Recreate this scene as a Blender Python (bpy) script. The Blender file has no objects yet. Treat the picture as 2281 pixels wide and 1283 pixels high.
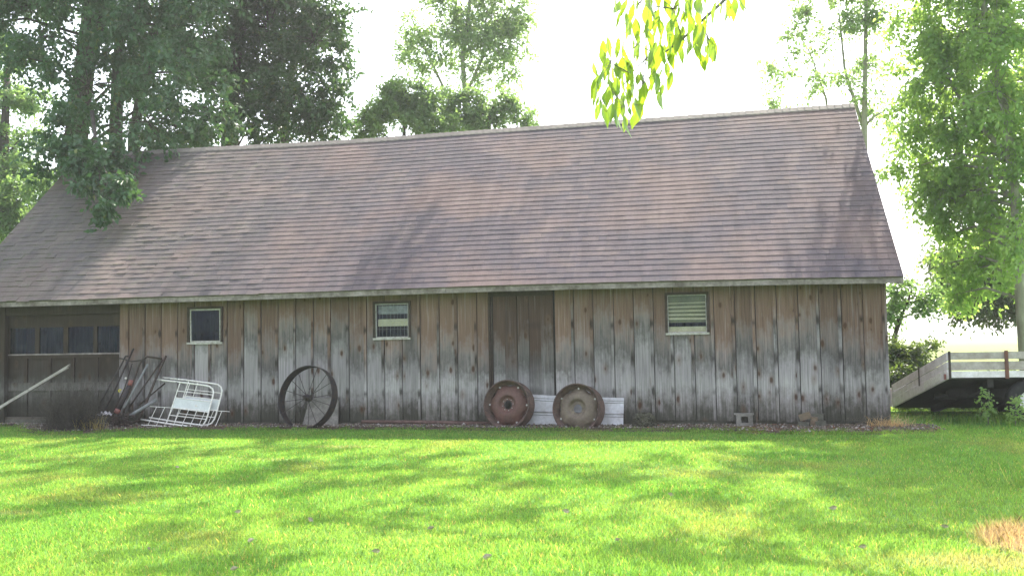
import bpy, math, random
import numpy as np
from mathutils import Vector, Matrix, Quaternion
R = math.radians
SC = bpy.context.scene
COL = SC.collection
rng = np.random.default_rng(7)
random.seed(7)

# ------------------------------------------------------------------ camera
F, PITCH, ROLL, YAW, CH = 2061.2, 0.0597, -0.0166, -0.1954, 1.3112
PW, PH = 2281.0, 1283.0
cy_, sy_ = math.cos(YAW), math.sin(YAW)
FWD = np.array([sy_*math.cos(PITCH), cy_*math.cos(PITCH), math.sin(PITCH)])
_r = np.array([cy_, -sy_, 0.0]); _u = np.cross(_r, FWD)
RT = math.cos(ROLL)*_r + math.sin(ROLL)*_u
UP = -math.sin(ROLL)*_r + math.cos(ROLL)*_u
def ray(px, py):
    return FWD + RT*(px-PW/2)/F + UP*(PH/2-py)/F
def at(px, py, Y):
    d = ray(px, py); t = Y/d[1]
    return np.array([0, 0, CH]) + d*t
def atz(px, py, z):
    d = ray(px, py); t = (z-CH)/d[2]
    return np.array([0, 0, CH]) + d*t
cam = bpy.data.cameras.new('camera'); co = bpy.data.objects.new('camera', cam); COL.objects.link(co)
cam.sensor_width = 36; cam.lens = 36*F/PW
cam.clip_start = 0.05; cam.clip_end = 3000
m = Matrix.Identity(4)
for i in range(3):
    m[i][0] = RT[i]; m[i][1] = UP[i]; m[i][2] = -FWD[i]
m[2][3] = CH
co.matrix_world = m
SC.camera = co

# ------------------------------------------------------------------ light
SUN_EL, SUN_AZ = R(50), R(17)        # azimuth measured from +Y (behind the barn) towards +X
w = bpy.data.worlds.new('World'); SC.world = w; w.use_nodes = True
nt = w.node_tree; nt.nodes.clear()
sk = nt.nodes.new('ShaderNodeTexSky'); sk.sky_type = 'NISHITA'; sk.sun_disc = False
sk.sun_elevation = SUN_EL; sk.sun_rotation = SUN_AZ
sk.air_density = 1.0; sk.dust_density = 3.0; sk.ozone_density = 1.0
bg = nt.nodes.new('ShaderNodeBackground'); bg.inputs[1].default_value = 0.15
wo = nt.nodes.new('ShaderNodeOutputWorld')
hs = nt.nodes.new('ShaderNodeHueSaturation'); hs.inputs['Saturation'].default_value = .45
nt.links.new(sk.outputs[0], hs.inputs['Color']); nt.links.new(hs.outputs[0], bg.inputs[0]); nt.links.new(bg.outputs[0], wo.inputs[0])
sd = bpy.data.lights.new('sun', 'SUN'); sd.energy = 4.3; sd.angle = R(0.53); sd.color = (1.0, 0.93, 0.80)
so = bpy.data.objects.new('sun', sd); COL.objects.link(so)
sv = Vector((math.sin(SUN_AZ)*math.cos(SUN_EL), math.cos(SUN_AZ)*math.cos(SUN_EL), math.sin(SUN_EL)))
so.rotation_euler = sv.to_track_quat('Z', 'Y').to_euler(); so.location = (10, 30, 40)
SC.view_settings.view_transform = 'Standard'; SC.view_settings.look = 'None'
SC.view_settings.exposure = 2.02; SC.view_settings.gamma = 1.0
SC.render.engine = 'CYCLES'
SC.cycles.max_bounces = 8; SC.cycles.transparent_max_bounces = 12

# ------------------------------------------------------------------ helpers
class MB:
    """collects shapes; every vertex carries a colour triple (random / mask values) in attribute 'v'"""
    def __init__(s): s.v = []; s.f = []; s.c = []; s.n = 0
    def add(s, vs, fs, c=(0.5, 0.5, 0.5)):
        vs = np.asarray(vs, float)
        s.v.append(vs); s.c.append(np.tile(np.asarray(c, float), (len(vs), 1)))
        for f in fs: s.f.append([i+s.n for i in f])
        s.n += len(vs)
    def box(s, a, b, c=(0.5, 0.5, 0.5)):
        x0, y0, z0 = a; x1, y1, z1 = b
        s.add([(x0,y0,z0),(x1,y0,z0),(x1,y1,z0),(x0,y1,z0),(x0,y0,z1),(x1,y0,z1),(x1,y1,z1),(x0,y1,z1)],
              [(0,3,2,1),(4,5,6,7),(0,1,5,4),(1,2,6,5),(2,3,7,6),(3,0,4,7)], c)
    def hexa(s, p, c=(0.5, 0.5, 0.5)):
        s.add(p, [(0,3,2,1),(4,5,6,7),(0,1,5,4),(1,2,6,5),(2,3,7,6),(3,0,4,7)], c)
    def slab(s, o, u, v, n, c=(0.5, 0.5, 0.5)):
        o, u, v, n = map(lambda q: np.asarray(q, float), (o, u, v, n))
        s.hexa([o, o+u, o+u+v, o+v, o+n, o+u+n, o+u+v+n, o+v+n], c)
    def tube(s, pts, r, k=8, c=(0.5, 0.5, 0.5), caps=True):
        pts = [np.asarray(p, float) for p in pts]
        if not hasattr(r, '__len__'): r = [r]*len(pts)
        n = len(pts); vs = []
        ref = None
        for i, p in enumerate(pts):
            d = pts[min(i+1, n-1)]-pts[max(i-1, 0)]; d = d/(np.linalg.norm(d)+1e-9)
            if ref is None:
                ref = np.array([0, 0, 1.]) if abs(d[2]) < .9 else np.array([1., 0, 0])
            a = np.cross(d, ref); a /= np.linalg.norm(a)+1e-9
            b = np.cross(d, a); ref = np.cross(a, d)
            for j in range(k):
                t = 2*math.pi*j/k
                vs.append(p + r[i]*(math.cos(t)*a+math.sin(t)*b))
        fs = [(i*k+j, i*k+(j+1) % k, (i+1)*k+(j+1) % k, (i+1)*k+j) for i in range(n-1) for j in range(k)]
        if caps: fs += [tuple(range(k))[::-1], tuple((n-1)*k+j for j in range(k))]
        s.add(vs, fs, c)
    def lathe(s, prof, k=48, c=(0.5, 0.5, 0.5), axis='y'):
        """profile (r, y) spun round the y axis"""
        vs = []
        for r, y in prof:
            for j in range(k):
                t = 2*math.pi*j/k
                vs.append((r*math.cos(t), y, r*math.sin(t)))
        n = len(prof)
        fs = [(i*k+j, (i+1)*k+j, (i+1)*k+(j+1) % k, i*k+(j+1) % k) for i in range(n-1) for j in range(k)]
        s.add(vs, fs, c)
    def build(s, name, mat, parent=None, smooth=False, local=False):
        me = bpy.data.meshes.new(name)
        v = np.concatenate(s.v); c = np.concatenate(s.c)
        me.from_pydata(v.tolist(), [], s.f)
        at_ = me.color_attributes.new('v', 'FLOAT_COLOR', 'POINT')
        at_.data.foreach_set('color', np.concatenate([c, np.ones((len(c), 1))], 1).ravel())
        me.materials.append(mat)
        if smooth: me.polygons.foreach_set('use_smooth', [True]*len(me.polygons))
        me.update()
        return link(name, me, parent, local)
def link(name, me, parent=None, local=False):
    o = bpy.data.objects.new(name, me); COL.objects.link(o)
    if parent is not None:
        o.parent = parent
        if not local: o.matrix_parent_inverse = Matrix.Translation(Vector(parent.location)).inverted()
    return o
def fastmesh(name, v, quads, col, mat, parent=None, smooth=False):
    me = bpy.data.meshes.new(name)
    k = quads.shape[1]
    me.vertices.add(len(v)); me.vertices.foreach_set('co', np.asarray(v, np.float32).ravel())
    me.loops.add(quads.size); me.loops.foreach_set('vertex_index', quads.astype(np.int32).ravel())
    me.polygons.add(len(quads)); me.polygons.foreach_set('loop_start', np.arange(0, quads.size, k, dtype=np.int32))
    try: me.polygons.foreach_set('loop_total', np.full(len(quads), k, np.int32))
    except Exception: pass
    me.update(calc_edges=True)
    a = me.color_attributes.new('v', 'FLOAT_COLOR', 'POINT')
    a.data.foreach_set('color', np.concatenate([col, np.ones((len(col), 1))], 1).astype(np.float32).ravel())
    me.materials.append(mat)
    if smooth: me.polygons.foreach_set('use_smooth', [True]*len(me.polygons))
    return link(name, me, parent)
def tag(o, label=None, cat=None, group=None, kind=None):
    if label: o['label'] = label
    if cat: o['category'] = cat
    if group: o['group'] = group
    if kind: o['kind'] = kind
    return o
def thing(name, label, cat, loc=(0, 0, 0), group=None):
    o = bpy.data.objects.new(name, None); COL.objects.link(o); o.location = Vector(loc)
    o.empty_display_size = 0.2
    return tag(o, label, cat, group)

# ------------------------------------------------------------------ materials
class NT:
    def __init__(s, name):
        s.m = bpy.data.materials.new(name); s.m.use_nodes = True
        s.t = s.m.node_tree; s.t.nodes.clear()
        s.out = s.t.nodes.new('ShaderNodeOutputMaterial')
    def n(s, typ, ins=None, **kw):
        nd = s.t.nodes.new('ShaderNode'+typ)
        for k, v in kw.items(): setattr(nd, k, v)
        for k, v in (ins or {}).items(): s.set(nd.inputs[k], v)
        return nd
    def set(s, sock, v):
        if isinstance(v, bpy.types.NodeSocket): s.t.links.new(v, sock)
        else:
            if hasattr(sock.default_value, '__len__') and not hasattr(v, '__len__'): v = (v, v, v)
            if hasattr(sock.default_value, '__len__') and len(sock.default_value) == 4 and len(v) == 3: v = (*v, 1)
            sock.default_value = v
    def pos(s): return s.n('NewGeometry').outputs['Position']
    def obj(s): return s.n('TexCoord').outputs['Object']
    def attr(s): 
        a = s.n('Attribute', attribute_name='v'); return s.n('SeparateXYZ', {0: a.outputs['Color']}).outputs
    def scale(s, vec, sc): return s.n('Mapping', {'Vector': vec, 'Scale': sc}).outputs[0]
    def noise(s, vec, scale=5, detail=4, rough=.55, col=False, dist=0):
        nd = s.n('TexNoise', {'Vector': vec, 'Scale': scale, 'Detail': detail, 'Roughness': rough, 'Distortion': dist})
        return nd.outputs[1 if col else 0]
    def math(s, op, a, b=0.0, c=0.0, clamp=False):
        return s.n('Math', {0: a, 1: b, 2: c}, operation=op, use_clamp=clamp).outputs[0]
    def ramp(s, f, a, b, x=0.0, y=1.0):
        return s.n('MapRange', {'Value': f, 'From Min': a, 'From Max': b, 'To Min': x, 'To Max': y}).outputs[0]
    def mix(s, f, a, b, blend='MIX'):
        nd = s.n('Mix', data_type='RGBA', blend_type=blend)
        s.set(nd.inputs[0], f); s.set(nd.inputs[6], a); s.set(nd.inputs[7], b)
        return nd.outputs[2]
    def bump(s, h, st=.3, d=.01): return s.n('Bump', {'Height': h, 'Strength': st, 'Distance': d}).outputs[0]
    def bsdf(s, col, rough=.8, metal=0.0, normal=None, spec=.3, **kw):
        b = s.n('BsdfPrincipled', {'Base Color': col, 'Roughness': rough, 'Metallic': metal, 'Specular IOR Level': spec})
        if normal is not None: s.set(b.inputs['Normal'], normal)
        for k, v in kw.items(): s.set(b.inputs[k.replace('_', ' ')], v)
        return b.outputs[0]
    def done(s, sh): s.t.links.new(sh, s.out.inputs[0]); return s.m

def m_wood(name, top, mid, low, green=.6, dark=0.0, zt=1.15, moss=True):
    t = NT(name); p = t.pos(); a = t.attr()          # a[0] random per board, a[1] batten mask, a[2] random 2
    off = t.n('CombineXYZ', {0: t.math('MULTIPLY', a[0], 37.0), 1: 0.0, 2: t.math('MULTIPLY', a[2], 23.0)}).outputs[0]
    pp = t.n('VectorMath', {0: p, 1: off}, operation='ADD').outputs[0]
    grain = t.noise(t.scale(pp, (70, 70, 1.6)), 1, 5, .6, dist=.4)
    streak = t.noise(t.scale(pp, (22, 22, .7)), 1, 4, .6)
    big = t.noise(t.scale(pp, (3, 3, 1.3)), 1, 4, .6)
    fine = t.noise(t.scale(pp, (9, 9, 5)), 1, 5, .7)
    z = t.n('SeparateXYZ', {0: p}).outputs[2]
    # brown to grey line wanders from board to board
    h = t.math('ADD', z, t.math('MULTIPLY', t.math('SUBTRACT', big, .5), 1.0))
    h = t.math('ADD', h, t.math('MULTIPLY', t.math('SUBTRACT', streak, .5), .5))
    h = t.math('ADD', h, t.math('MULTIPLY', t.math('SUBTRACT', fine, .5), .8))
    h = t.math('ADD', h, t.math('MULTIPLY', t.math('SUBTRACT', a[0], .5), .75))
    fb = t.ramp(h, zt-.15, zt+.55)
    c = t.mix(fb, mid, top)
    # darker damp band between the two
    band = t.math('SUBTRACT', 1.0, t.math('ABSOLUTE', t.math('MULTIPLY', t.math('SUBTRACT', h, zt-.02), 3.0)), clamp=True)
    c = t.mix(t.math('MULTIPLY', band, .72), c, (.07, .066, .062))
    # pale bleached streaks
    c = t.mix(t.math('MULTIPLY', t.ramp(streak, .54, .76), .28), c, tuple(min(1, q*1.75) for q in mid))
    wb_ = t.math('SUBTRACT', 1.0, t.math('ABSOLUTE', t.math('MULTIPLY', t.math('SUBTRACT', t.math('ADD', z, t.math('MULTIPLY', t.math('SUBTRACT', fine, .5), .5)), .56), 3.6)), clamp=True)
    c = t.mix(t.math('MULTIPLY', wb_, .5), c, (.40, .385, .37))
    # green-black mould near the ground
    lo = t.math('ADD', z, t.math('MULTIPLY', t.math('SUBTRACT', fine, .5), .9))
    lo = t.math('ADD', lo, t.math('MULTIPLY', t.math('SUBTRACT', streak, .5), .5))
    c = t.mix(t.ramp(lo, .60, .22, 0, green), c, low)
    c = t.mix(t.ramp(t.math('ADD', lo, t.math('MULTIPLY', t.math('SUBTRACT', a[2], .5), .2)), .34, .06, 0, .85), c, (.05, .05, .035))
    # fibre contrast
    g = t.ramp(grain, .32, .68, .68, 1.24)
    c = t.mix(1.0, c, t.n('CombineXYZ', {0: g, 1: g, 2: g}).outputs[0], 'MULTIPLY')
    br = t.ramp(a[2], 0, 1, .80, 1.14)
    c = t.mix(1.0, c, t.n('CombineXYZ', {0: br, 1: br, 2: br}).outputs[0], 'MULTIPLY')
    # knots
    spp = t.n('SeparateXYZ', {0: pp}).outputs; px_, pz_ = spp[0], spp[2]
    vo = t.n('TexVoronoi', {'Vector': t.n('CombineXYZ', {0: t.math('ADD', t.math('MULTIPLY', px_, 5.2), t.math('MULTIPLY', fine, .22)), 1: t.math('MULTIPLY', pz_, 2.6), 2: 0.0}).outputs[0], 'Scale': 1.0, 'Randomness': 1.0}, voronoi_dimensions='2D')
    vsep = t.n('SeparateXYZ', {0: vo.outputs['Color']}).outputs; vcol, vcol2 = vsep[0], vsep[1]
    kn = t.math('MULTIPLY', t.ramp(t.math('ADD', vo.outputs['Distance'], t.math('MULTIPLY', vcol2, .13)), .19, .10), t.ramp(vcol, .70, .73), clamp=True)
    halo = t.math('MULTIPLY', t.ramp(vo.outputs['Distance'], .34, .10), t.ramp(vcol, .70, .73), clamp=True)
    c = t.mix(t.math('MULTIPLY', halo, .4), c, (.14, .085, .055))
    c = t.mix(t.math('MULTIPLY', kn, .85, clamp=True), c, (.06, .028, .016))
    # nail stains on the battens, at the height of the three girts
    for zz, ln in ((1.62, .07), (1.05, .12), (.52, .07)):
        q = t.math('ABSOLUTE', t.math('SUBTRACT', t.math('ADD', z, t.math('MULTIPLY', a[2], .05)), zz))
        q = t.math('MULTIPLY', t.ramp(t.math('ADD', q, t.math('MULTIPLY', t.math('SUBTRACT', streak, .5), .22)), ln*1.3, ln*.2), t.ramp(t.math('FRACT', t.math('ADD', t.math('MULTIPLY', a[0], 7.3), zz)), 0, 1, .5, 1.2), clamp=True)
        c = t.mix(t.math('MULTIPLY', t.math('MULTIPLY', q, a[1]), .85), c, (.022, .018, .016))
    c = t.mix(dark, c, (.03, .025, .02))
    hgt = t.math('ADD', grain, t.math('MULTIPLY', kn, -.6))
    return t.done(t.bsdf(c, .88, normal=t.bump(hgt, .55, .006), spec=.2))
def m_simple(name, col, var=.25, sc=12, rough=.75, metal=0, bump=.2, col2=None, spec=.3, detail=6):
    t = NT(name); p = t.obj()
    n = t.noise(p, sc, detail, .65); n2 = t.noise(p, sc*5, 4, .6)
    c2 = col2 or tuple(q*(1-var*1.6) for q in col)
    c = t.mix(t.ramp(n, .35, .68), c2, col)
    g = t.ramp(n2, .25, .75, 1-var*.6, 1+var*.6)
    c = t.mix(1.0, c, t.n('CombineXYZ', {0: g, 1: g, 2: g}).outputs[0], 'MULTIPLY')
    return t.done(t.bsdf(c, rough, metal, t.bump(n2, bump, .004), spec))
def m_leaf(name, dark, light, trans=.45, tcol=None, rough=.45, spec=.35):
    t = NT(name); a = t.attr()
    c = t.mix(a[0], dark, light)
    c = t.mix(t.math('MULTIPLY', t.ramp(a[1], .93, 1.0), .5), c, (.22, .20, .04))
    tc = t.mix(.75, c, tcol or tuple(min(1, q*w_) for q, w_ in zip(light, (2.2, 2.0, .9))))
    b = t.bsdf(c, rough, spec=spec)
    tr = t.n('BsdfTranslucent', {'Color': tc}).outputs[0]
    mx = t.n('MixShader', {0: trans}); t.t.links.new(b, mx.inputs[1]); t.t.links.new(tr, mx.inputs[2])
    return t.done(mx.outputs[0])
def m_bark(name, c1, c2, sc=1.0):
    t = NT(name); p = t.obj()
    n = t.noise(t.scale(p, (9*sc, 9*sc, 1.6*sc)), 1, 6, .65); n2 = t.noise(p, 3, 4)
    c = t.mix(t.ramp(n, .35, .65), c1, c2)
    c = t.mix(t.ramp(n2, .5, .75, 0, .5), c, tuple(q*1.3 for q in c2))
    return t.done(t.bsdf(c, .9, normal=t.bump(n, .8, .03), spec=.15))

M = {}
M['wall'] = m_wood('weathered_boards', (.165, .103, .080), (.285, .258, .272), (.105, .095, .070))
M['door'] = m_wood('sliding_door_boards', (.085, .052, .040), (.24, .225, .235), (.12, .13, .10), dark=.12, zt=1.0)
M['gwall_shade'] = m_wood('garage_boards_in_shade', (.062, .042, .032), (.085, .074, .066), (.065, .065, .055), dark=.5, zt=.55)  # deep shade of the garage bay mixed into the board colour
M['trim'] = m_simple('trim_boards', (.31, .258, .262), .45, 3.5, col2=(.12, .095, .085), bump=.5)
M['frame'] = m_simple('window_frame_paint', (.50, .47, .46), .3, 22, col2=(.28, .25, .22))
M['casing'] = m_simple('casing_wood', (.055, .038, .03), .3, 9)
M['inside'] = m_simple('inside_boards', (.13, .11, .09), .3, 5)
M['lumber'] = m_simple('stacked_lumber', (.80, .66, .42), .2, 8, col2=(.66, .52, .33))
M['olive'] = m_simple('dark_olive_board', (.26, .23, .12), .2, 6)  # olive backing colour, darker than the slats
M['concrete'] = m_simple('concrete', (.26, .24, .22), .3, 7, col2=(.13, .12, .105), bump=.5)
M['found'] = m_simple('foundation_concrete', (.13, .125, .10), .3, 5, col2=(.06, .06, .045), bump=.5)
M['brick'] = m_simple('old_brick', (.21, .145, .10), .35, 10, col2=(.13, .11, .075), bump=.6)
M['iron'] = m_simple('dark_iron', (.032, .034, .044), .4, 18, rough=.6, metal=.3, col2=(.075, .055, .045))
M['ironrust'] = m_simple('rusty_iron', (.085, .055, .045), .4, 12, rough=.7, metal=.2, col2=(.04, .035, .033))
M['rust'] = m_simple('rust', (.21, .085, .06), .4, 6, rough=.75, col2=(.10, .055, .045), bump=.4)
M['rimrust'] = m_simple('rim_rust', (.14, .085, .07), .35, 9, rough=.75, col2=(.06, .045, .04), bump=.4)
M['discred'] = m_simple('disc_faded_red', (.13, .062, .052), .35, 4, rough=.6, col2=(.105, .06, .05), bump=.3)
M['disctan'] = m_simple('disc_faded_tan', (.22, .175, .135), .3, 4, rough=.6, col2=(.10, .075, .058), bump=.3)
M['bolt'] = m_simple('bolt_metal', (.45, .42, .40), .2, 20, rough=.5, metal=.4)
M['white'] = m_simple('white_enamel', (.86, .85, .83), .12, 30, rough=.4, spec=.5, col2=(.66, .60, .54))
M['panel'] = m_simple('pale_panel', (.62, .64, .63), .1, 10, rough=.5)
M['sheet'] = m_simple('galvanised_sheet', (.58, .58, .61), .2, 5, rough=.5, metal=.25, col2=(.40, .38, .38))
M['pipe'] = m_simple('pipe_brown', (.17, .105, .09), .3, 9, rough=.6)
M['pipepink'] = m_simple('pipe_pink', (.33, .20, .18), .25, 9, rough=.6)
M['pvc'] = m_simple('grey_pipe', (.26, .265, .27), .2, 9, rough=.45)
M['pipered'] = m_simple('faded_red_collar', (.26, .10, .085), .3, 9, rough=.6)
M['plank'] = m_simple('pale_plank', (.50, .45, .45), .25, 6, col2=(.30, .26, .25))
M['wagon'] = m_simple('wagon_board', (.50, .45, .43), .3, 5, col2=(.30, .25, .22))
M['wagonw'] = m_simple('wagon_white', (.86, .80, .84), .2, 6, col2=(.62, .56, .56))
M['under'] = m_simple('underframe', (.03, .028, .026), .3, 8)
M['tyre'] = m_simple('tyre_rubber', (.035, .035, .034), .3, 20, rough=.85)
M['clod'] = m_simple('rotten_stump', (.10, .095, .065), .5, 14, bump=.8, col2=(.03, .028, .02))
M['rag'] = m_simple('white_rag', (.62, .58, .60), .2, 12)
M['yellow'] = m_simple('yellow_cord', (.75, .66, .08), .1, 12)
M['leafdry'] = m_simple('dry_leaf', (.55, .48, .33), .3, 20)

def m_glass():
    t = NT('window_glass'); p = t.obj(); n = t.noise(p, 9, 3); n2 = t.noise(p, 3, 4)
    g = t.n('BsdfGlossy', {'Color': (.28, .40, .80), 'Roughness': .06, 'Normal': t.bump(n, .05, .01)}).outputs[0]
    tr = t.n('BsdfTransparent', {'Color': (.90, .93, .95)}).outputs[0]
    df = t.n('BsdfDiffuse', {'Color': (.30, .33, .36)}).outputs[0]
    fr = t.n('Fresnel', {'IOR': 1.22}).outputs[0]
    m1 = t.n('MixShader', {0: fr}); t.t.links.new(tr, m1.inputs[1]); t.t.links.new(g, m1.inputs[2])
    m2 = t.n('MixShader', {0: t.ramp(n2, .35, .7, .01, .05)}); t.t.links.new(m1.outputs[0], m2.inputs[1]); t.t.links.new(df, m2.inputs[2])
    return t.done(m2.outputs[0])
M['glass'] = m_glass()
def m_roof():
    t = NT('asphalt_shingles'); p = t.pos(); a = t.attr()
    n = t.noise(p, .45, 4, .6); fine = t.noise(p, 60, 3, .7); mid = t.noise(p, 6, 5, .7)
    c = t.mix(t.ramp(a[0], .1, .9), (.083, .069, .084), (.104, .082, .094))
    x = t.n('SeparateXYZ', {0: p}).outputs[0]
    c = t.mix(t.ramp(n, .47, .60, 0, .75), c, (.150, .106, .102))
    n3 = t.noise(p, 1.3, 4, .6)
    c = t.mix(t.math('MULTIPLY', t.ramp(n3, .55, .64, 0, .6), t.ramp(a[0], 0, 1, .5, 1)), c, (.160, .122, .118))
    c = t.mix(t.ramp(n3, .46, .34, 0, .4), c, (.070, .064, .077))
    c = t.mix(t.ramp(a[1], .94, 1.0, 0, .3), c, (.17, .125, .12))
    left = t.ramp(t.math('ADD', x, t.math('MULTIPLY', n, 8.0)), -1.0, -9.0)
    c = t.mix(t.math('MULTIPLY', left, t.ramp(mid, .35, .62, .25, .7)), c, (.125, .118, .095))
    c = t.mix(t.math('MULTIPLY', left, t.ramp(mid, .6, .72, 0, .8)), c, (.06, .072, .035))
    g = t.ramp(fine, .25, .75, .8, 1.22)
    c = t.mix(1.0, c, t.n('CombineXYZ', {0: g, 1: g, 2: g}).outputs[0], 'MULTIPLY')
    g = t.ramp(t.noise(t.scale(p, (5, .8, .8)), 1, 4, .6), .3, .7, .86, 1.14)
    c = t.mix(1.0, c, t.n('CombineXYZ', {0: g, 1: g, 2: g}).outputs[0], 'MULTIPLY')
    return t.done(t.bsdf(c, .92, normal=t.bump(fine, .6, .004), spec=.25))
M['roof'] = m_roof()
M['ridge'] = m_simple('ridge_cap', (.22, .19, .175), .3, 3, col2=(.15, .13, .125), bump=.4)
M['leafA'] = m_leaf('leaf_dark_maple', (.026, .066, .034), (.055, .120, .056), .30)
M['leafB'] = m_leaf('leaf_deep_green', (.024, .062, .026), (.048, .105, .038), .32)
M['leafC'] = m_leaf('leaf_pale_locust', (.10, .18, .08), (.20, .31, .13), .52, tcol=(.38, .55, .14))
M['leafD'] = m_leaf('leaf_bush', (.07, .145, .065), (.135, .24, .09), .48, tcol=(.30, .46, .10))
M['leafF'] = m_leaf('leaf_bright_ash', (.125, .23, .09), (.24, .37, .13), .56, tcol=(.46, .66, .11))
M['leafG'] = m_leaf('leaf_shade', (.030, .060, .022), (.075, .12, .035), .35)
M['leafI'] = m_leaf('leaf_peach', (.030, .085, .040), (.10, .20, .04), .40, tcol=(.60, .82, .03), rough=.3, spec=.6)
M['bark'] = m_bark('bark_dark', (.035, .030, .027), (.085, .075, .065))
M['barkpale'] = m_bark('bark_pale', (.19, .18, .14), (.32, .31, .25))
M['twig'] = m_bark('twig_grey', (.12, .11, .09), (.24, .22, .19), 3)

def m_ground():
    t = NT('lawn_ground'); p = t.pos(); a = t.n('Attribute', attribute_name='v').outputs['Color']
    n = t.noise(p, 90, 3, .7); n2 = t.noise(p, 14, 4, .7)
    g = t.ramp(n, .3, .7, .55, 1.3)
    c = t.mix(1.0, a, t.n('CombineXYZ', {0: g, 1: g, 2: g}).outputs[0], 'MULTIPLY')
    return t.done(t.bsdf(c, .95, normal=t.bump(t.math('ADD', n, n2), .8, .03), spec=.1))
M['ground'] = m_ground()
def m_blade():
    t = NT('grass_blades'); a = t.n('Attribute', attribute_name='v').outputs['Color']
    b = t.bsdf(a, .5, spec=.3)
    tr = t.n('BsdfTranslucent', {'Color': t.mix(1.0, a, (2.45, 1.9, 1.0), 'MULTIPLY')}).outputs[0]
    mx = t.n('MixShader', {0: .45}); t.t.links.new(b, mx.inputs[1]); t.t.links.new(tr, mx.inputs[2])
    return t.done(mx.outputs[0])
M['blade'] = m_blade()
def m_vcol(name, rough=.85):
    t = NT(name); a = t.n('Attribute', attribute_name='v').outputs['Color']
    n = t.noise(t.obj(), 40, 3)
    g = t.ramp(n, .3, .7, .75, 1.2)
    return t.done(t.bsdf(t.mix(1.0, a, t.n('CombineXYZ', {0: g, 1: g, 2: g}).outputs[0], 'MULTIPLY'), rough))
M['vcol'] = m_vcol('stones')

# ------------------------------------------------------------------ value noise (numpy)
_P = rng.random((256, 256))
def vn(x, y, s=1.0, o=0):
    x = np.asarray(x)*s+o*13.7+500; y = np.asarray(y)*s+o*7.3+500
    xi = np.floor(x).astype(int); yi = np.floor(y).astype(int); fx = x-xi; fy = y-yi
    fx = fx*fx*(3-2*fx); fy = fy*fy*(3-2*fy)
    g = lambda i, j: _P[(xi+i) % 256, (yi+j) % 256]
    return (g(0,0)*(1-fx)+g(1,0)*fx)*(1-fy)+(g(0,1)*(1-fx)+g(1,1)*fx)*fy
def fbm(x, y, s=1.0, o=0): return (vn(x,y,s,o)+.5*vn(x,y,2.1*s,o+3)+.25*vn(x,y,4.3*s,o+5))/1.75

# ------------------------------------------------------------------ ground
WY = 15.3257; XR = 2.905; XL = -13.4; HE = 2.15; YR = 3.3554; HR = 5.794
def gz(x, y):
    x = np.asarray(x, float); y = np.asarray(y, float)
    z = -.075 - .03*np.clip((14-y)/10, 0, 1) + .045*(fbm(x, y, .35, 1)-.5)*np.clip((14.6-y)/3, 0, 1)
    z = z + .05*(fbm(x, y, .12, 4)-.5)*np.clip((y-22)/20, 0, 6)
    return z
def bedge(x):      # front edge of the bare strip along the wall
    x = np.asarray(x, float)
    b = 14.55 + .22*(fbm(x, x*0, 1.1, 9)-.5)
    b = b - .75*np.exp(-((x+10.6)/.95)**2) - .45*np.exp(-((x-2.2)/1.2)**2) - .25*np.exp(-((x-.5)/1.3)**2) + .15*np.exp(-((x+5.5)/2)**2) + .6*np.clip((-11.75-x)*2.2, 0, 1)
    return b
PATCH = atz(2275, 1200, -.1)
def brown(x, y):
    d = np.sqrt(((x-PATCH[0]-.12)/.42)**2+((y-PATCH[1])/.62)**2)+.5*(fbm(x, y, 3, 2)-.5)
    b = np.clip((1.15-d)*3, 0, 1)
    for px, py, rx, ry, s in ((760, 1000, .5, .12, .45), (590, 1028, .4, .1, .4), (20, 1145, .3, .1, .4), (2230, 1255, .5, .25, .5)):
        q = atz(px, py, -.1)
        b = np.maximum(b, s*np.clip(1.4-np.sqrt(((x-q[0])/rx)**2+((y-q[1])/ry)**2), 0, 1))
    return b
def gcol(x, y):
    a = fbm(x, y, .8, 6)[:, None]; b = fbm(x, y, 3.5, 8)[:, None]
    c = np.array([.088, .235, .042])*(1-a)+np.array([.160, .30, .070])*a
    c = c*(.8+.4*b)
    k = np.clip((fbm(x, y, 1.1, 17)-.6)*6, 0, 1)[:, None]*.35; c = c*(1-k)+np.array([.24, .26, .10])*k
    br = brown(x, y)[:, None]
    c = c*(1-br)+np.array([.27, .235, .175])*br
    return c
def gx(lo, hi, st, far, k):
    a = list(np.arange(lo, hi+1e-6, st)); d = st
    l, r = [], []
    v = lo; dd = st
    while v > -far: dd *= k; v -= dd; l.append(v)
    v = hi; dd = st
    while v < far: dd *= k; v += dd; r.append(v)
    return np.array(l[::-1]+a+r)
xs = gx(-14, 8, .14, 500, 1.35)
def sheet(name, xs, ys, colf, mat, zf=gz):
    X, Y = np.meshgrid(xs, ys); x = X.ravel(); y = Y.ravel()
    v = np.stack([x, y, zf(x, y)], 1); nx = len(xs); ny = len(ys)
    i = np.arange((nx-1)*(ny-1)); r = i//(nx-1); c = i % (nx-1); a = r*nx+c
    q = np.stack([a, a+1, a+nx+1, a+nx], 1)
    o = fastmesh(name, v, q, colf(x, y), mat, smooth=True); return o
lys = np.concatenate([np.array([-60, -30, -15, -8, -4, -2, 0, 1, 2]), np.arange(2.6, 24.01, .14), [24.2]])
tag(sheet('lawn', xs, lys, gcol, M['ground']), kind='structure')
def fcol(x, y):
    a = fbm(x, y, .25, 6)[:, None]
    return np.array([.10, .15, .03])*(1-a)+np.array([.17, .19, .05])*a
fys = [24.2]; d = .4
while fys[-1] < 900: fys.append(fys[-1]+d); d *= 1.18
tag(sheet('field', xs, np.array(fys), fcol, M['ground']), kind='structure')

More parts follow.
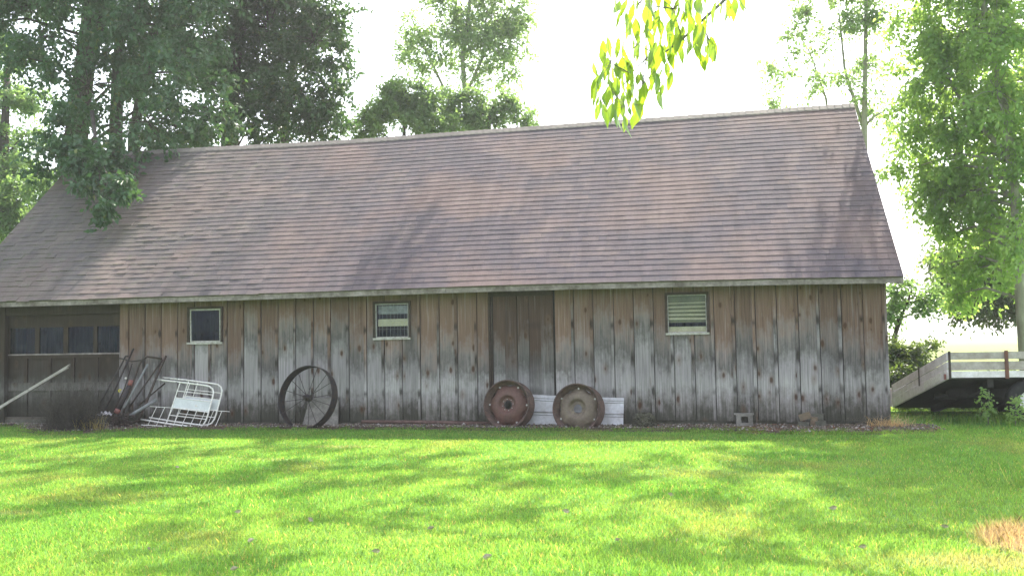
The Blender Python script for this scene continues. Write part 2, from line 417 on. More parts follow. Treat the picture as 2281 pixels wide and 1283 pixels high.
# bare strip of soil along the wall
def soilcol(x, y):
    a = fbm(x, y, 2.5, 3)[:, None]; r = np.clip((fbm(x, y, 2.6, 11)-.60)*9, 0, 1)[:, None]*np.clip((x-.3)/1.0, 0, 1)[:, None]
    c = np.array([.085, .065, .05])*(1-a)+np.array([.17, .13, .095])*a
    gm = (np.clip((fbm(x, y, 2.2, 15)-.5)*7, 0, 1)*np.clip((x+1.8)/1.0, 0, 1)*np.clip((14.9-y)*3, 0, 1))[:, None]
    c = c*(1-gm)+np.array([.12, .17, .035])*gm
    return c*(1-r*.8)+np.array([.24, .085, .045])*r*.8
u = np.arange(XL-.3, XR+.55, .08); rows = np.linspace(0, 1, 14)
U, V = np.meshgrid(u, rows); x = U.ravel(); vv = V.ravel(); e = bedge(x)-.1
yy = e+(WY+.06-e)*vv
zz = gz(x, yy)+.006+.035*np.clip(vv*3, 0, 1)+.02*(fbm(x, yy, 5, 2)-.5)*np.clip(vv*6, 0, 1)
nx = len(u); i = np.arange((nx-1)*13); a = (i//(nx-1))*nx+i % (nx-1)
tag(fastmesh('soil', np.stack([x, yy, zz], 1), np.stack([a, a+1, a+nx+1, a+nx], 1), soilcol(x, yy), M['ground'], smooth=True), kind='structure')
def sz(x, y): return gz(x, y)+.045

# pebbles, chips and leaf litter on the strip
def pebbles():
    n = 5200
    x = rng.uniform(XL, XR+.6, n); e = bedge(x)-.05; y = e+(15.28-e)*rng.random(n)**.8
    s = rng.uniform(.006, .02, n)*(1+.8*(rng.random(n) > .95))
    base = np.array([(1,0,0),(0,1,0),(-1,0,0),(0,-1,0),(0,0,.7),(0,0,-.7)], float)
    F_ = np.array([(0,1,4),(1,2,4),(2,3,4),(3,0,4),(1,0,5),(2,1,5),(3,2,5),(0,3,5)])
    th = rng.uniform(0, 6.28, n); c, s_ = np.cos(th), np.sin(th)
    b = np.tile(base, (n, 1, 1))*(1+rng.uniform(-.35, .35, (n, 6, 3)))*s[:, None, None]
    X = b[:, :, 0]*c[:, None]-b[:, :, 1]*s_[:, None]+x[:, None]
    Y = b[:, :, 0]*s_[:, None]+b[:, :, 1]*c[:, None]+y[:, None]
    Z = b[:, :, 2]+(sz(x, y)+s*.3)[:, None]
    v = np.stack([X, Y, Z], 2).reshape(-1, 3)
    f = (F_[None]+(np.arange(n)*6)[:, None, None]).reshape(-1, 3)
    pal = np.array([(.20,.17,.14),(.12,.10,.085),(.30,.27,.24),(.42,.38,.36),(.24,.18,.14),(.25,.10,.06),(.16,.17,.08)])
    k = rng.choice(7, n, p=[.28,.24,.17,.05,.16,.03,.07])
    cc = np.repeat(pal[k]*rng.uniform(.7, 1.2, (n, 1)), 6, 0)
    o = fastmesh('gravel', v, f, cc, M['vcol']); tag(o, 'brown gravel and leaf litter strewn along the foot of the barn wall', 'gravel', kind='stuff')
pebbles()

# ------------------------------------------------------------------ grass
def blades(name, n, xf, yf, hgt, wid, colf, lean=.5, label=None, cat='grass', kind='stuff', z0=gz):
    x, y = xf, yf
    th = rng.uniform(0, 6.28, n); h = hgt*rng.uniform(.6, 1.25, n); w_ = wid*rng.uniform(.7, 1.3, n)
    l = rng.uniform(0, lean, n)*h; la = rng.uniform(0, 6.28, n)
    z = z0(x, y)-.004
    b = np.stack([x, y, z], 1); side = np.stack([np.cos(th), np.sin(th), 0*th], 1)*w_[:, None]*.5
    mid = b+np.stack([np.cos(la)*l*.35, np.sin(la)*l*.35, h*.6], 1)
    tip = b+np.stack([np.cos(la)*l, np.sin(la)*l, h], 1)
    v = np.stack([b-side, b+side, mid+side*.8, tip, mid-side*.8], 1).reshape(-1, 3)
    k = np.arange(n)*5
    q = np.stack([k, k+1, k+2, k+3, k+4], 1)
    c = colf(x, y); c = np.repeat(c, 5, 0)
    o = fastmesh(name, v, q, c, M['blade'])
    if label: tag(o, label, cat, kind=kind)
    return o
def bcol(x, y):
    n = len(x); c = gcol(x, y)
    r = rng.random((n, 1))
    c = c*(.65+.75*r)
    k = rng.random(n) < .06
    c[k] = np.array([.36, .34, .16])*rng.uniform(.7, 1.2, (k.sum(), 1))
    return c
def lawn_pts():
    X, Y, H, Wd = [], [], [], []
    for y0, y1, dens in ((3.9, 5.5, 9000), (5.5, 7.5, 6000), (7.5, 10, 3800), (10, 13, 2400), (13, 15.4, 1900), (15.4, 20, 900)):
        xl = -.86*y1-.6; xr = .345*y1+.8
        if y0 >= 15.4: xl = XR+.02
        n = int((xr-xl)*(y1-y0)*dens)
        x = rng.uniform(xl, xr, n); y = rng.uniform(y0, y1, n)
        inside = (x < .37*y+.3) & (x > -.86*y-.4)
        edge = bedge(x)+.08*(rng.random(n)-.5)
        ok = inside & ((y < edge) | (x > XR+.5-.2*rng.random(n)) | (rng.random(n) < .012) | ((y < edge+.45) & (x > -1.8) & (fbm(x, y, 2.2, 15) > .52) & (rng.random(n) < .4)))
        ok &= ~((x < XR+.05) & (y > WY-.1))
        ok &= ~((brown(x, y) > .5) & (rng.random(n) < .35))
        X.append(x[ok]); Y.append(y[ok])
        H.append(np.full(ok.sum(), .034)); Wd.append(np.full(ok.sum(), .0034*(1+.10*(y0-3.9))))
    return map(np.concatenate, (X, Y, H, Wd))
x, y, h, wd = lawn_pts()
h = h*(.75+.6*fbm(x, y, 1.4, 12))
ns = 16000; ex1 = rng.uniform(XL, XR+.9, ns); ey1 = np.where(ex1 > XR+.1, rng.uniform(14.2, 15.6, ns), bedge(ex1)+np.abs(rng.normal(0, .13, ns))-.06)
keep = (fbm(ex1, ey1, 2.3, 21) > .47) & (ey1 < 15.28)
ex1, ey1 = ex1[keep], ey1[keep]
nb = 5000; bx1 = PATCH[0]+rng.normal(.1, .4, nb); by1 = PATCH[1]+rng.normal(0, .5, nb); kb_ = brown(bx1, by1) > .35; bx1, by1 = bx1[kb_], by1[kb_]
x = np.concatenate([x, ex1, bx1]); y = np.concatenate([y, ey1, by1])
h = np.concatenate([h, .035+.07*fbm(ex1, ey1, 3, 22)*rng.random(len(ex1)), rng.uniform(.04, .10, len(bx1))]); wd = np.concatenate([wd, np.full(len(ex1), .006), np.full(len(bx1), .0035)])
blades('grass', len(x), x, y, h, wd, bcol, .9, 'short mown green grass of the lawn in front of the barn')

# ------------------------------------------------------------------ barn
def bow(x):        # the old sill and eave lines are not straight
    return .034*math.exp(-((x+2.6)/4.2)**2)-.012-.012*max(0, (x-1.5)/1.4)
barn = thing('barn', 'long weathered wooden barn with brown shingle roof and three small windows', 'barn', (-5.2, WY+YR, 0))
def wx(px, py): q = at(px, py, WY); return q[0], q[2]
wins = []
for (x0, y0, x1, y1) in ((418, 682, 497, 767), (831, 670, 916, 757), (1480, 650, 1581, 746)):
    a, zt = wx(x0, (y0)); b, zb = wx(x1, y1)
    a2, _ = wx(x0, y1)
    zt2 = wx((x0+x1)/2, y0+1)[1]; zb2 = wx((x0+x1)/2, y1-1)[1]
    wins.append((a, b, zb2, zt2))
GX = wx(266, 850)[0]                       # garage opening ends here
DX0, DX1 = wx(1092, 800)[0], wx(1229, 800)[0]
seams = []
xx = XR
while xx > GX-.2: seams.append(xx); xx -= .3308+random.uniform(-.012, .012)
seams = seams[::-1]
def ztop(x): return HE+.13+bow(x)
def board(mb, x0, x1, y0, y1, holes, c, jag=.012):
    """one vertical board with the window openings cut out of it"""
    cuts = sorted(set([x0, x1]+[h for w_ in holes for h in w_[:2] if x0 < h < x1]))
    jb = random.uniform(-jag, jag)
    for a, b in zip(cuts[:-1], cuts[1:]):
        mdl = (a+b)/2; segs = [(bow(mdl)+jb, ztop(mdl))]
        for (ha, hb, hz0, hz1) in holes:
            if ha-1e-6 <= mdl <= hb+1e-6:
                ns = []
                for s0, s1 in segs:
                    if hz0 > s0: ns.append((s0, hz0))
                    if hz1 < s1: ns.append((hz1, s1))
                segs = ns
        for s0, s1 in segs:
            n = max(1, int((s1-s0)/.6))
            mb.box((a, y0, s0), (b, y1, s1), c)
walls = [MB(), MB()]
ss = [GX]+[s for s in seams if s > GX+.12]
for a, b in zip(ss[:-1], ss[1:]):
    r1, r2 = random.random(), random.random()
    if a > DX0-.16 and b < DX1+.12: continue
    a2, b2 = a, b
    if a < DX0-.02 < b: b2 = DX0-.02
    if a < DX1+.01 < b: a2 = DX1+.01
    if b2-a2 < .05: continue
    dy = random.uniform(-.003, .003); wall = walls[a > DX0]
    board(wall, a2+.004, b2-.007, WY+dy, WY+.022+dy, wins, (r1, 0, r2))
    bw = random.uniform(.045, .062)
    if b2 == b: board(wall, b-bw, b-.010, WY-.016+dy, WY-.001+dy-.003, wins, (random.random(), 1, random.random()))
for q_ in walls: q_.build('front_wall', M['wall'], barn)
# sliding door
dm = MB(); n = 5; dw = (DX1-DX0-.02)/n
dd0 = DX0+.055
for i in range(n):
    a = dd0+i*dw+random.uniform(-.01, .01)*(i > 0); b = dd0+(i+1)*dw
    zb = bow(a)-.01
    dm.box((a+.003, WY+.012, zb), (b-.004, WY+.035, HE+.02), (random.random(), .5*(i == 3), random.random()))
door = dm.build('sliding_door', M['door'], barn)
dj = MB(); dj.box((DX0-.02, WY-.012, bow(DX0)), (DX0+.012, WY+.06, HE+.1)); dj.box((DX0+.022, WY-.006, bow(DX0)), (DX0+.045, WY+.03, HE+.08))
dj.build('door_jamb', M['casing'], barn)
dh = MB(); dh.box((DX0+.0, WY+.003, HE-.045), (DX1+.02, WY+.011, HE+.08)); dh.build('door_header', M['casing'], barn)
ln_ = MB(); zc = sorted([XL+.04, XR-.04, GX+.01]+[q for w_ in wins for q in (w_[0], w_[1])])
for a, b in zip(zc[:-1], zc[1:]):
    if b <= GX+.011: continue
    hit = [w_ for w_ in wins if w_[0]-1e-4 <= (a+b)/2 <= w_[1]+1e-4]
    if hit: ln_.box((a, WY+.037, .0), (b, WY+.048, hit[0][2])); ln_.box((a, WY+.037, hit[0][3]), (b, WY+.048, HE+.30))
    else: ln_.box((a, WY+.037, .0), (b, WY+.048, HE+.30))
ln_.build('light_stop_lining', M['under'], barn)  # black sheet added to stop light leaking through the board gaps
# end walls, back wall, foundation
def gable(xa, xb, name):
    g = MB(); n = 22; d = 2*YR/n
    for i in range(n):
        y0 = WY+.03+i*(2*YR-.06)/n; y1 = y0+(2*YR-.06)/n-.005
        hz = lambda y: HE+.1+(HR-HE-.24)*(1-abs(y-(WY+YR))/YR)
        g.hexa([(xa,y0,-.02),(xb,y0,-.02),(xb,y1,-.02),(xa,y1,-.02),(xa,y0,hz(y0)),(xb,y0,hz(y0)),(xb,y1,hz(y1)),(xa,y1,hz(y1))], (random.random(), 0, random.random()))
    return g.build(name, M['wall'], barn)
gable(XR-.03, XR-.002, 'end_wall'); gable(XL+.002, XL+.03, 'end_wall')
bk = MB(); bk.box((XL, WY+2*YR-.03, -.02), (XR-.04, WY+2*YR-.002, HE+.30)); bk.build('back_wall', M['wall'], barn)
ct = MB(); ct.box((XR-.012, WY-.022, -.03), (XR+.022, WY+.10, HE+.1), (.3, 0, .5)); ct.build('corner_board', M['wall'], barn)
fd = MB()
fd.box((XL+.03, WY+.035, -.4), (XR-.035, WY+.25, .03)); fd.build('foundation', M['found'], barn)
il = MB()
il.box((XL+.06, WY+.05, .031), (XR-.05, WY+2*YR-.06, .08))
il.build('barn_floor', M['inside'], barn)
# windows
kinds = ['dark', 'mesh', 'slats']
for k, (a, b, z0, z1) in enumerate(wins):
    f = MB(); cs = .042
    y0, y1 = WY-.024, WY+.05
    f.box((a, y0, z0+.03), (a+cs, y1, z1)); f.box((b-cs, y0, z0+.03), (b, y1, z1)); f.box((a+cs, y0, z1-cs), (b-cs, y1, z1))
    win = f.build('window', M['casing'], barn)
    s = MB(); s.slab((a+.004, WY-.040, z0-.004), (b-a-.008, 0, 0), (0, .10, .0), (0, 0, .034)); s.build('sill', M['frame'], win)
    fr = MB(); w_ = (.026, .016, .013)[k]; a1, b1, c0, c1 = a+cs, b-cs, z0+.031, z1-cs; yf0, yf1 = WY-.005, WY+.028
    sk_ = (.012, .004, .0)[k]
    fr.hexa([(a1+sk_, yf0, c0), (a1+w_+sk_, yf0, c0), (a1+w_+sk_, yf1, c0), (a1+sk_, yf1, c0), (a1, yf0, c1), (a1+w_, yf0, c1), (a1+w_, yf1, c1), (a1, yf1, c1)])
    fr.hexa([(b1-w_, yf0, c0), (b1, yf0, c0), (b1, yf1, c0), (b1-w_, yf1, c0), (b1-w_-sk_*.6, yf0, c1), (b1-sk_*.6, yf0, c1), (b1-sk_*.6, yf1, c1), (b1-w_-sk_*.6, yf1, c1)])
    fr.box((a1+w_, yf0+.002, c0), (b1-w_, yf1-.002, c0+w_)); fr.box((a1+w_, yf0+.002, c1-w_), (b1-w_, yf1-.002, c1))
    fr.build('frame', M['frame'], win)
    g = MB(); g.box((a1+w_*.6, WY+.010, c0+w_*.6), (b1-w_*.6, WY+.014, c1-w_*.6)); g.build('pane', M['glass'], win)
    H = c1-c0
    if k == 1:
        wm = MB()
        for i in range(1, 9):
            X = a1+(b1-a1)*i/9; wm.tube([(X+random.uniform(-.01,.01), WY-.010, c0+.02), (X+random.uniform(-.02,.02), WY-.011, (c0+c1)/2), (X, WY-.010, c1-.02)], .0016, 5)
        for i in range(1, 4): wm.tube([(a1+.01, WY-.013, c0+H*i/4), (b1-.01, WY-.013, c0+H*i/4)], .0014, 5)
        wm.build('wire_mesh', M['bolt'], win)
        for f0, f1, yo in ((.34, .55, .054), (.70, .94, .07)):
            l = MB(); l.box((a1+.03, WY+yo, c0+H*f0), (b1+.03, WY+yo+.02, c0+H*f1)); l.build('inner_board', M['lumber'] if f0 < .5 else M['plank'], win)
    if k == 2:
        l = MB()
        for i in range(5):
            z = c0+H*(.35+.105*i); l.slab((a1-.03, WY+.050, z), (b1-a1+.06, 0, .004*(i-2)), (0, .02, 0), (0, 0, .030-.004*i))
        l.build('blind_slat', M['lumber'], win)
        l = MB(); l.box((a1-.02, WY+.075, c0+H*.27), (b1+.02, WY+.085, c1)); l.build('blind_backing', M['olive'], win)
        l = MB(); l.box((a1-.03, WY+.053, c0-.03), (b1+.03, WY+.08, c0+H*.16)); l.build('inner_board', M['lumber'], win)
# garage door bay
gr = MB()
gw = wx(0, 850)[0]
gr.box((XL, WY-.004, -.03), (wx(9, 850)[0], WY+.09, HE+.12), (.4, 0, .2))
gr.build('garage_post', M['gwall_shade'], barn)
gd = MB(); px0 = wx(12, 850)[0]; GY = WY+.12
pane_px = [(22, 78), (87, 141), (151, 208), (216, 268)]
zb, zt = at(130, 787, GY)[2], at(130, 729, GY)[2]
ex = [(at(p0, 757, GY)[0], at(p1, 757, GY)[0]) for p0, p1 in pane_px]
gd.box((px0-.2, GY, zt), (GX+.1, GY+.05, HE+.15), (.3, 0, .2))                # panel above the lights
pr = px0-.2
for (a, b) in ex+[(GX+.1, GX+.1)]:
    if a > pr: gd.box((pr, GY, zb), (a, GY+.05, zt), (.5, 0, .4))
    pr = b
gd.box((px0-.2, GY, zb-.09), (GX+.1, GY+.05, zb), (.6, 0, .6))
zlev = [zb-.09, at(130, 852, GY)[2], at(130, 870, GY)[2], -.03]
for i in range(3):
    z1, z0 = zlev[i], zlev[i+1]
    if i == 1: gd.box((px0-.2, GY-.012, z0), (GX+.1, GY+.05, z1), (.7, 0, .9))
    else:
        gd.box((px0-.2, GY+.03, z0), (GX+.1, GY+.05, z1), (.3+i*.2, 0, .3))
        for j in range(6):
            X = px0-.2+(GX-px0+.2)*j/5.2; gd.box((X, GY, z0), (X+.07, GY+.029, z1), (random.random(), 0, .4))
gdo = gd.build('garage_door', M['gwall_shade'], barn)
for a, b in ex:
    g = MB(); g.box((a-.01, GY+.02, zb-.01), (b+.01, GY+.024, zt+.01)); g.build('pane', M['glass'], gdo)
g = MB(); g.box((px0-.2, GY-.02, zb-.028), (GX+.05, GY-.001, zb-.002)); g.build('sill', M['trim'], gdo)
g = MB(); g.box((GX-.02, WY+.023, -.02), (GX+.004, GY+.06, HE+.1), (.3,0,.3)); g.build('garage_jamb', M['wall'], barn)
lt = MB(); lt.box((px0-.3, WY+.02, HE-.16), (GX-.021, WY+.07, HE+.12), (.2,0,.2)); lt.build('garage_lintel', M['gwall_shade'], barn)
th = MB(); th.box((px0-.3, WY-.06, -.09), (GX, WY+.034, -.025)); th.build('threshold', M['concrete'], barn)

# roof ------------------------------------------------------------
OV = .35; RXL, RXR = -13.7554, XR+.2195
YE = WY-OV
e0 = np.array([0, YE-.02, HE+.105]); r0 = np.array([0, WY+YR, HR])
sl = r0-e0; SL = np.linalg.norm(sl); sdir = sl/SL; snor = np.array([0, -sdir[2], sdir[1]])
def rp(x, s, n=0.0):     # point on the front slope; the ridge dips a little and the eave line follows the sill
    f = s/SL; sag = bow(x)*(1-f)-.045*math.exp(-((x+7.5)/3.0)**2)*f + .05*f*max(0, (x+3)/6) + .012*math.sin(x*1.3)*f*(1-f)*2
    return np.array([x, 0, 0])+e0+sdir*s+snor*n+np.array([0, 0, sag-.035*f])
roof = MB()
nx = 40; gxs = np.linspace(RXL, RXR, nx)
def deck(mb, n0, n1, back=False):
    for i in range(nx-1):
        for j in range(4):
            x0, x1 = gxs[i], gxs[i+1]; s0, s1 = SL*j/4, SL*(j+1)/4
            P = [rp(x0, s0, n0), rp(x1, s0, n0), rp(x1, s1, n0), rp(x0, s1, n0), rp(x0, s0, n1), rp(x1, s0, n1), rp(x1, s1, n1), rp(x0, s1, n1)]
            if back:
                for q in P: q[1] = 2*(WY+YR)-q[1]
                P = [P[k] for k in (1, 0, 3, 2, 5, 4, 7, 6)]
            mb.hexa(P, (.3, .3, .3))
dk = MB(); deck(dk, -.03, -.004); deck(dk, -.03, -.004, True); roofo = dk.build('roof', M['inside'], barn)
NR = 36; ex_ = SL/NR
for j in range(NR):
    s0 = j*ex_-.012; s1 = s0+ex_*1.25
    if s1 > SL: s1 = SL
    x = RXL-random.random()*.3; jit = random.uniform(-.006, .006)
    while x < RXR:
        w_ = random.choice((.14, .17, .20, .24, .28)); xe = min(x+w_, RXR); xa = max(x, RXL)
        if xe > xa:
            th_ = random.choice((.0040, .0045, .0050, .0062)); left = max(0, min(1, (-5-x)/7))
            dz = random.uniform(0, .012)*left*(random.random() < .4); ds = random.uniform(-.004, .004)+random.uniform(-.02, .01)*left*(random.random() < .3)
            P = [rp(xa+.001, s0+ds+jit, .001), rp(xe-.001, s0+ds+jit, .001), rp(xe-.001, s1, .000), rp(xa+.001, s1, .0),
                 rp(xa+.001, s0+ds+jit, th_+.006+dz), rp(xe-.001, s0+ds+jit, th_+.006+dz), rp(xe-.001, s1, .003), rp(xa+.001, s1, .003)]
            roof.hexa(P, (random.random(), random.random(), random.random()))
        x += w_
roof.build('shingles', M['roof'], roofo)
bs = MB()
for i in range(nx-1):
    x0, x1 = gxs[i], gxs[i+1]; P = [rp(x0, 0, 0), rp(x1, 0, 0), rp(x1, SL, 0), rp(x0, SL, 0), rp(x0, 0, .01), rp(x1, 0, .01), rp(x1, SL, .01), rp(x0, SL, .01)]
    for q in P: q[1] = 2*(WY+YR)-q[1]
    bs.hexa([P[k] for k in (1, 0, 3, 2, 5, 4, 7, 6)], (random.random(), .3, .3))
bs.build('back_shingles', M['roof'], roofo)
rc = MB(); x = RXL
while x < RXR:
    xe = min(x+.15, RXR); a, b = rp(x, SL), rp(xe, SL); t0, t1 = .034, .022
    hw = .13
    for sgn in (1, -1):
        d = np.array([0, -sgn*sdir[1], -sdir[2]])*hw
        rc.hexa([a+d+(0,0,.004), b+d+(0,0,.002), b+(0,0,.004), a+(0,0,.006), a+d+(0,0,t0), b+d+(0,0,t1), b+(0,0,t1+.01), a+(0,0,t0+.01)], (random.random(),)*3)
    x += .14
rc.build('ridge_cap', M['ridge'], roofo)
fa = MB()
cuts = [RXL, -11.3, -7.6, -4.1, -.3, RXR]
for a, b in zip(cuts[:-1], cuts[1:]):
    xs_ = np.linspace(a+.002, b-.002, 7); o_ = random.uniform(-.004, .004)
    for x0, x1 in zip(xs_[:-1], xs_[1:]):
        z0, z1 = bow(x0), bow(x1)
        fa.hexa([(x0,YE+o_,HE+z0),(x1,YE+o_,HE+z1),(x1,YE+.024,HE+z1),(x0,YE+.024,HE+z0),(x0,YE+o_,HE+.088+z0),(x1,YE+o_,HE+.088+z1),(x1,YE+.024,HE+.088+z1),(x0,YE+.024,HE+.088+z0)])
fa.build('fascia', M['trim'], roofo)
for X in (RXR-.022, RXL):
    rk = MB()
    for mir in (0, 1):
        n0, n1 = -.12, -.034
        P = [rp(X, .02, n0), rp(X+.022, .02, n0), rp(X+.022, SL-.06, n0), rp(X, SL-.06, n0), rp(X, .02, n1), rp(X+.022, .02, n1), rp(X+.022, SL-.06, n1), rp(X, SL-.06, n1)]
        if mir:
            for q in P: q[1] = 2*(WY+YR)-q[1]
        rk.hexa(P)
    rk.build('rake_board', M['trim'], roofo)
sf = MB()
for i in range(nx-1):
    x0, x1 = gxs[i], gxs[i+1]
    sf.box((x0, YE+.026, HE+.045+bow(x0)), (x1-.002, WY-.03, HE+.06+bow(x0)))
sf.build('soffit', M['casing'], roofo)

# ------------------------------------------------------------------ trees
def leafcloud(pos, dirs, L, Wd, fold=.25):
    n = len(pos); d = dirs/np.linalg.norm(dirs, axis=1, keepdims=True)
    r = rng.normal(size=(n, 3)); s = np.cross(d, r); s /= np.linalg.norm(s, axis=1, keepdims=True)+1e-9
    up = np.cross(s, d); L = L[:, None]; W_ = Wd[:, None]
    v = np.stack([pos, pos+d*L*.42+s*W_+up*W_*fold, pos+d*L, pos+d*L*.42-s*W_+up*W_*fold], 1).reshape(-1, 3)
    k = np.arange(n)*4
    return v, np.stack([k, k+1, k+2, k+3], 1)
def sph(px, py, rp_, Y, ry=1.0): c = at(px, py, Y); return (*c, rp_*Y/F, ry)
def tree(name, label, cat, trunk, blobs, leafmat, barkmat, group=None, leaf=.11, dens=1.0, droop=.35, sub=.34, seed=0, wr=.30, limb=1.0, per=95, loc=None, crown='crown', topbias=0):
    """trunk = list of polylines [(x,y,z,r)...]; blobs = (x,y,z,R,flat) spheres filled with leafy twigs"""
    g = np.random.default_rng(seed)
    base = trunk[0][0]
    root = thing(name, label, cat, base[:3] if loc is None else loc, group)
    tb = MB()
    for pl in trunk: tb.tube([q[:3] for q in pl], [q[3] for q in pl], 10)
    allp = np.array([q for pl in trunk for q in interp(pl)])
    P, D, Ls = [], [], []
    for (bx, by, bz, Rr, fl) in blobs:
        bc = np.array([bx, by, bz])
        ncl = max(3, int(dens*DN*4.2*(Rr/(sub*2.2))**2*1.3))
        # limb to the blob centre
        dd = np.linalg.norm(allp[:, :3]-bc, axis=1)+np.maximum(0, allp[:, 2]-bz+.2)*4
        a = allp[np.argmin(dd)]
        mid = (a[:3]+bc)/2+np.array([0, 0, .12*np.linalg.norm(bc-a[:3])])+g.normal(size=3)*.1*Rr
        rr = min(a[3]*.6, .035*limb*(1+Rr*.35))
        tb.tube([a[:3], mid, bc], [rr, rr*.65, rr*.3], 6)
        for i in range(ncl):
            q = g.normal(size=3); q /= np.linalg.norm(q); rad = Rr*g.random()**.42
            c = bc+q*rad*np.array([1, fl if fl < 1 else 1, 1])
            cr = sub*g.uniform(.6, 1.4)
            s = bc+(c-bc)*.15
            m2 = (s+c)/2+g.normal(size=3)*.12*rad
            tb.tube([s, m2, c], [.012*limb+.004*Rr, .008*limb, .004], 4, caps=False)
            nt_ = max(4, int(6*dens**.3)); nl = int(per*PM*g.uniform(.6, 1.3)*(cr/sub))
            for _ in range(nt_):
                td = g.normal(size=3); td[2] = td[2]*.7-droop*.5; td = td/np.linalg.norm(td)+(c-bc)/(Rr+.01)*.5; td /= np.linalg.norm(td)
                tl = cr*g.uniform(.6, 1.6); k = max(3, nl//nt_)
                u_ = g.random(k)**.8
                pts = c+td*tl*u_[:, None]+g.normal(size=(k, 3))*leaf*.55+np.array([0, 0, -droop])*tl*(u_**2)[:, None]*.5
                P.append(pts); dr = td*.6+g.normal(size=(k, 3))*.75+np.array([0, 0, -droop*1.3]); D.append(dr)
                if g.random() < .35: tb.tube([c, c+td*tl*.5+np.array([0,0,-droop*tl*.12]), c+td*tl+np.array([0, 0, -droop])*tl*.5], [.005*limb, .004*limb, .002], 3, caps=False)
    P = np.concatenate(P); D = np.concatenate(D); n = len(P)
    v, q = leafcloud(P, D, leaf*g.uniform(.7, 1.3, n), leaf*wr*g.uniform(.8, 1.2, n))
    cc = np.stack([np.clip(g.random(n)*.7+.3*vn(P[:, 0], P[:, 2], 1.2, seed % 5), 0, 1), g.random(n), g.random(n)], 1)
    tb.build('trunk', barkmat, root, smooth=True)
    fastmesh(crown, v, q, np.repeat(cc, 4, 0), leafmat, root)
    LEAFN.append((name, n))
    return root
LEAFN = []
DN, PM = 2.2, 1.5
def interp(pl, n=10):
    o = []
    for a, b in zip(pl[:-1], pl[1:]):
        for i in range(n): t = i/n; o.append([a[k]*(1-t)+b[k]*t for k in range(4)])
    o.append(list(pl[-1])); return o
def tp(px, py, Y, r): c = at(px, py, Y); return (c[0], c[1], c[2], r)
def gp(px, Y, r, dz=-.1):            # foot of a trunk at depth Y below pixel column px
    c = at(px, 700, Y); return (c[0], Y, gz(c[0], Y)+dz, r)

# the big tree behind the left end of the barn
tree('maple_tree', 'big dark thick-trunked tree behind the left end of the barn', 'tree',
     [[gp(165, 21.5, .42), tp(160, 390, 21.5, .33), tp(185, 180, 21.7, .27), tp(215, -60, 22, .22), (-15.6, 22.3, 13, .13), (-15.2, 22.4, 19.5, .04)],
      [tp(205, 100, 21.8, .2), tp(260, -40, 21.2, .15), (-13.4, 21, 13, .08)]],
     [sph(90, 80, 75, 21), sph(300, 60, 120, 20.5), sph(200, 190, 110, 19.8), sph(400, 160, 100, 19.5), sph(330, 270, 85, 18.6), sph(150, 290, 75, 18.8),
      sph(450, 60, 90, 20.5), sph(470, 240, 70, 19.5), sph(60, 130, 60, 20), sph(215, 330, 62, 17.9), sph(110, 345, 50, 18), sph(20, 20, 110, 21.5),
      sph(200, -60, 150, 21), sph(420, -70, 130, 21), (-17, 22, 12.4, 2.4, 1), (-14, 21.5, 12.8, 2.3, 1), (-15.4, 23, 15.5, 2.4, 1), (-12, 21.5, 11.9, 1.9, 1), (-13.8, 22.5, 18.3, 2.3, 1), (-16.5, 22, 18, 2.3, 1), (-11.8, 22, 15, 2.1, 1), (-15, 22, 20.8, 1.8, 1),
      sph(-80, 60, 90, 21), sph(400, 280, 60, 20)],
     M['leafA'], M['bark'], leaf=.135, dens=1.1, droop=.55, seed=3, sub=.36, per=75, limb=1.1)
# its lowest bough hangs in front of the roof
tree('drooping_bough', 'leafy green bough hanging down over the left part of the shingle roof', 'branch',
     [[tp(205, 250, 18.9, .05), tp(215, 330, 17.4, .03), tp(222, 400, 16.6, .014)], [tp(215, 340, 17.3, .02), tp(240, 390, 16.4, .008), tp(222, 470, 16.1, .004)]],
     [sph(225, 375, 34, 16.9), sph(190, 420, 26, 16.6), sph(250, 410, 26, 16.4), sph(280, 412, 18, 16.3), sph(222, 466, 14, 15.9), sph(250, 345, 30, 17.4), sph(180, 365, 30, 17.2), sph(155, 330, 32, 17.6)],
     M['leafA'], M['bark'], leaf=.13, dens=1.60, droop=.5, seed=5, sub=.2, per=55)
tree('dark_maple_tree', 'tall dense dark green tree left of the pale slender one behind the ridge', 'tree',
     [[gp(515, 25, .34), tp(512, 300, 25, .26), tp(520, 150, 25, .2), tp(560, -60, 25.3, .16), (-11.8, 25.4, 19, .05)],
      [gp(600, 26.5, .2), tp(640, 200, 26.4, .13), tp(690, 20, 26.4, .08), tp(700, -100, 26.4, .05)]],
     [sph(600, 60, 110, 25), sph(700, 90, 80, 24.5), sph(560, 190, 100, 24.5), sph(660, 210, 95, 24), sph(725, 230, 55, 24), sph(735, 40, 45, 25), sph(580, 280, 70, 24),
      sph(700, 290, 62, 23.8), sph(640, -60, 120, 25.5), (-12.4, 25.5, 12.4, 2.4, 1), (-11, 25.5, 14.6, 2.3, 1), (-12.6, 25, 17.6, 2.3, 1), (-10.4, 25, 17.4, 1.9, 1), (-11.6, 25, 20.4, 1.9, 1), sph(520, -40, 80, 25), sph(760, 285, 32, 23.8), sph(490, 120, 70, 24.5), sph(745, 130, 38, 24.5)],
     M['leafB'], M['bark'], leaf=.14, dens=1.44, droop=.3, seed=11, sub=.40, per=85)
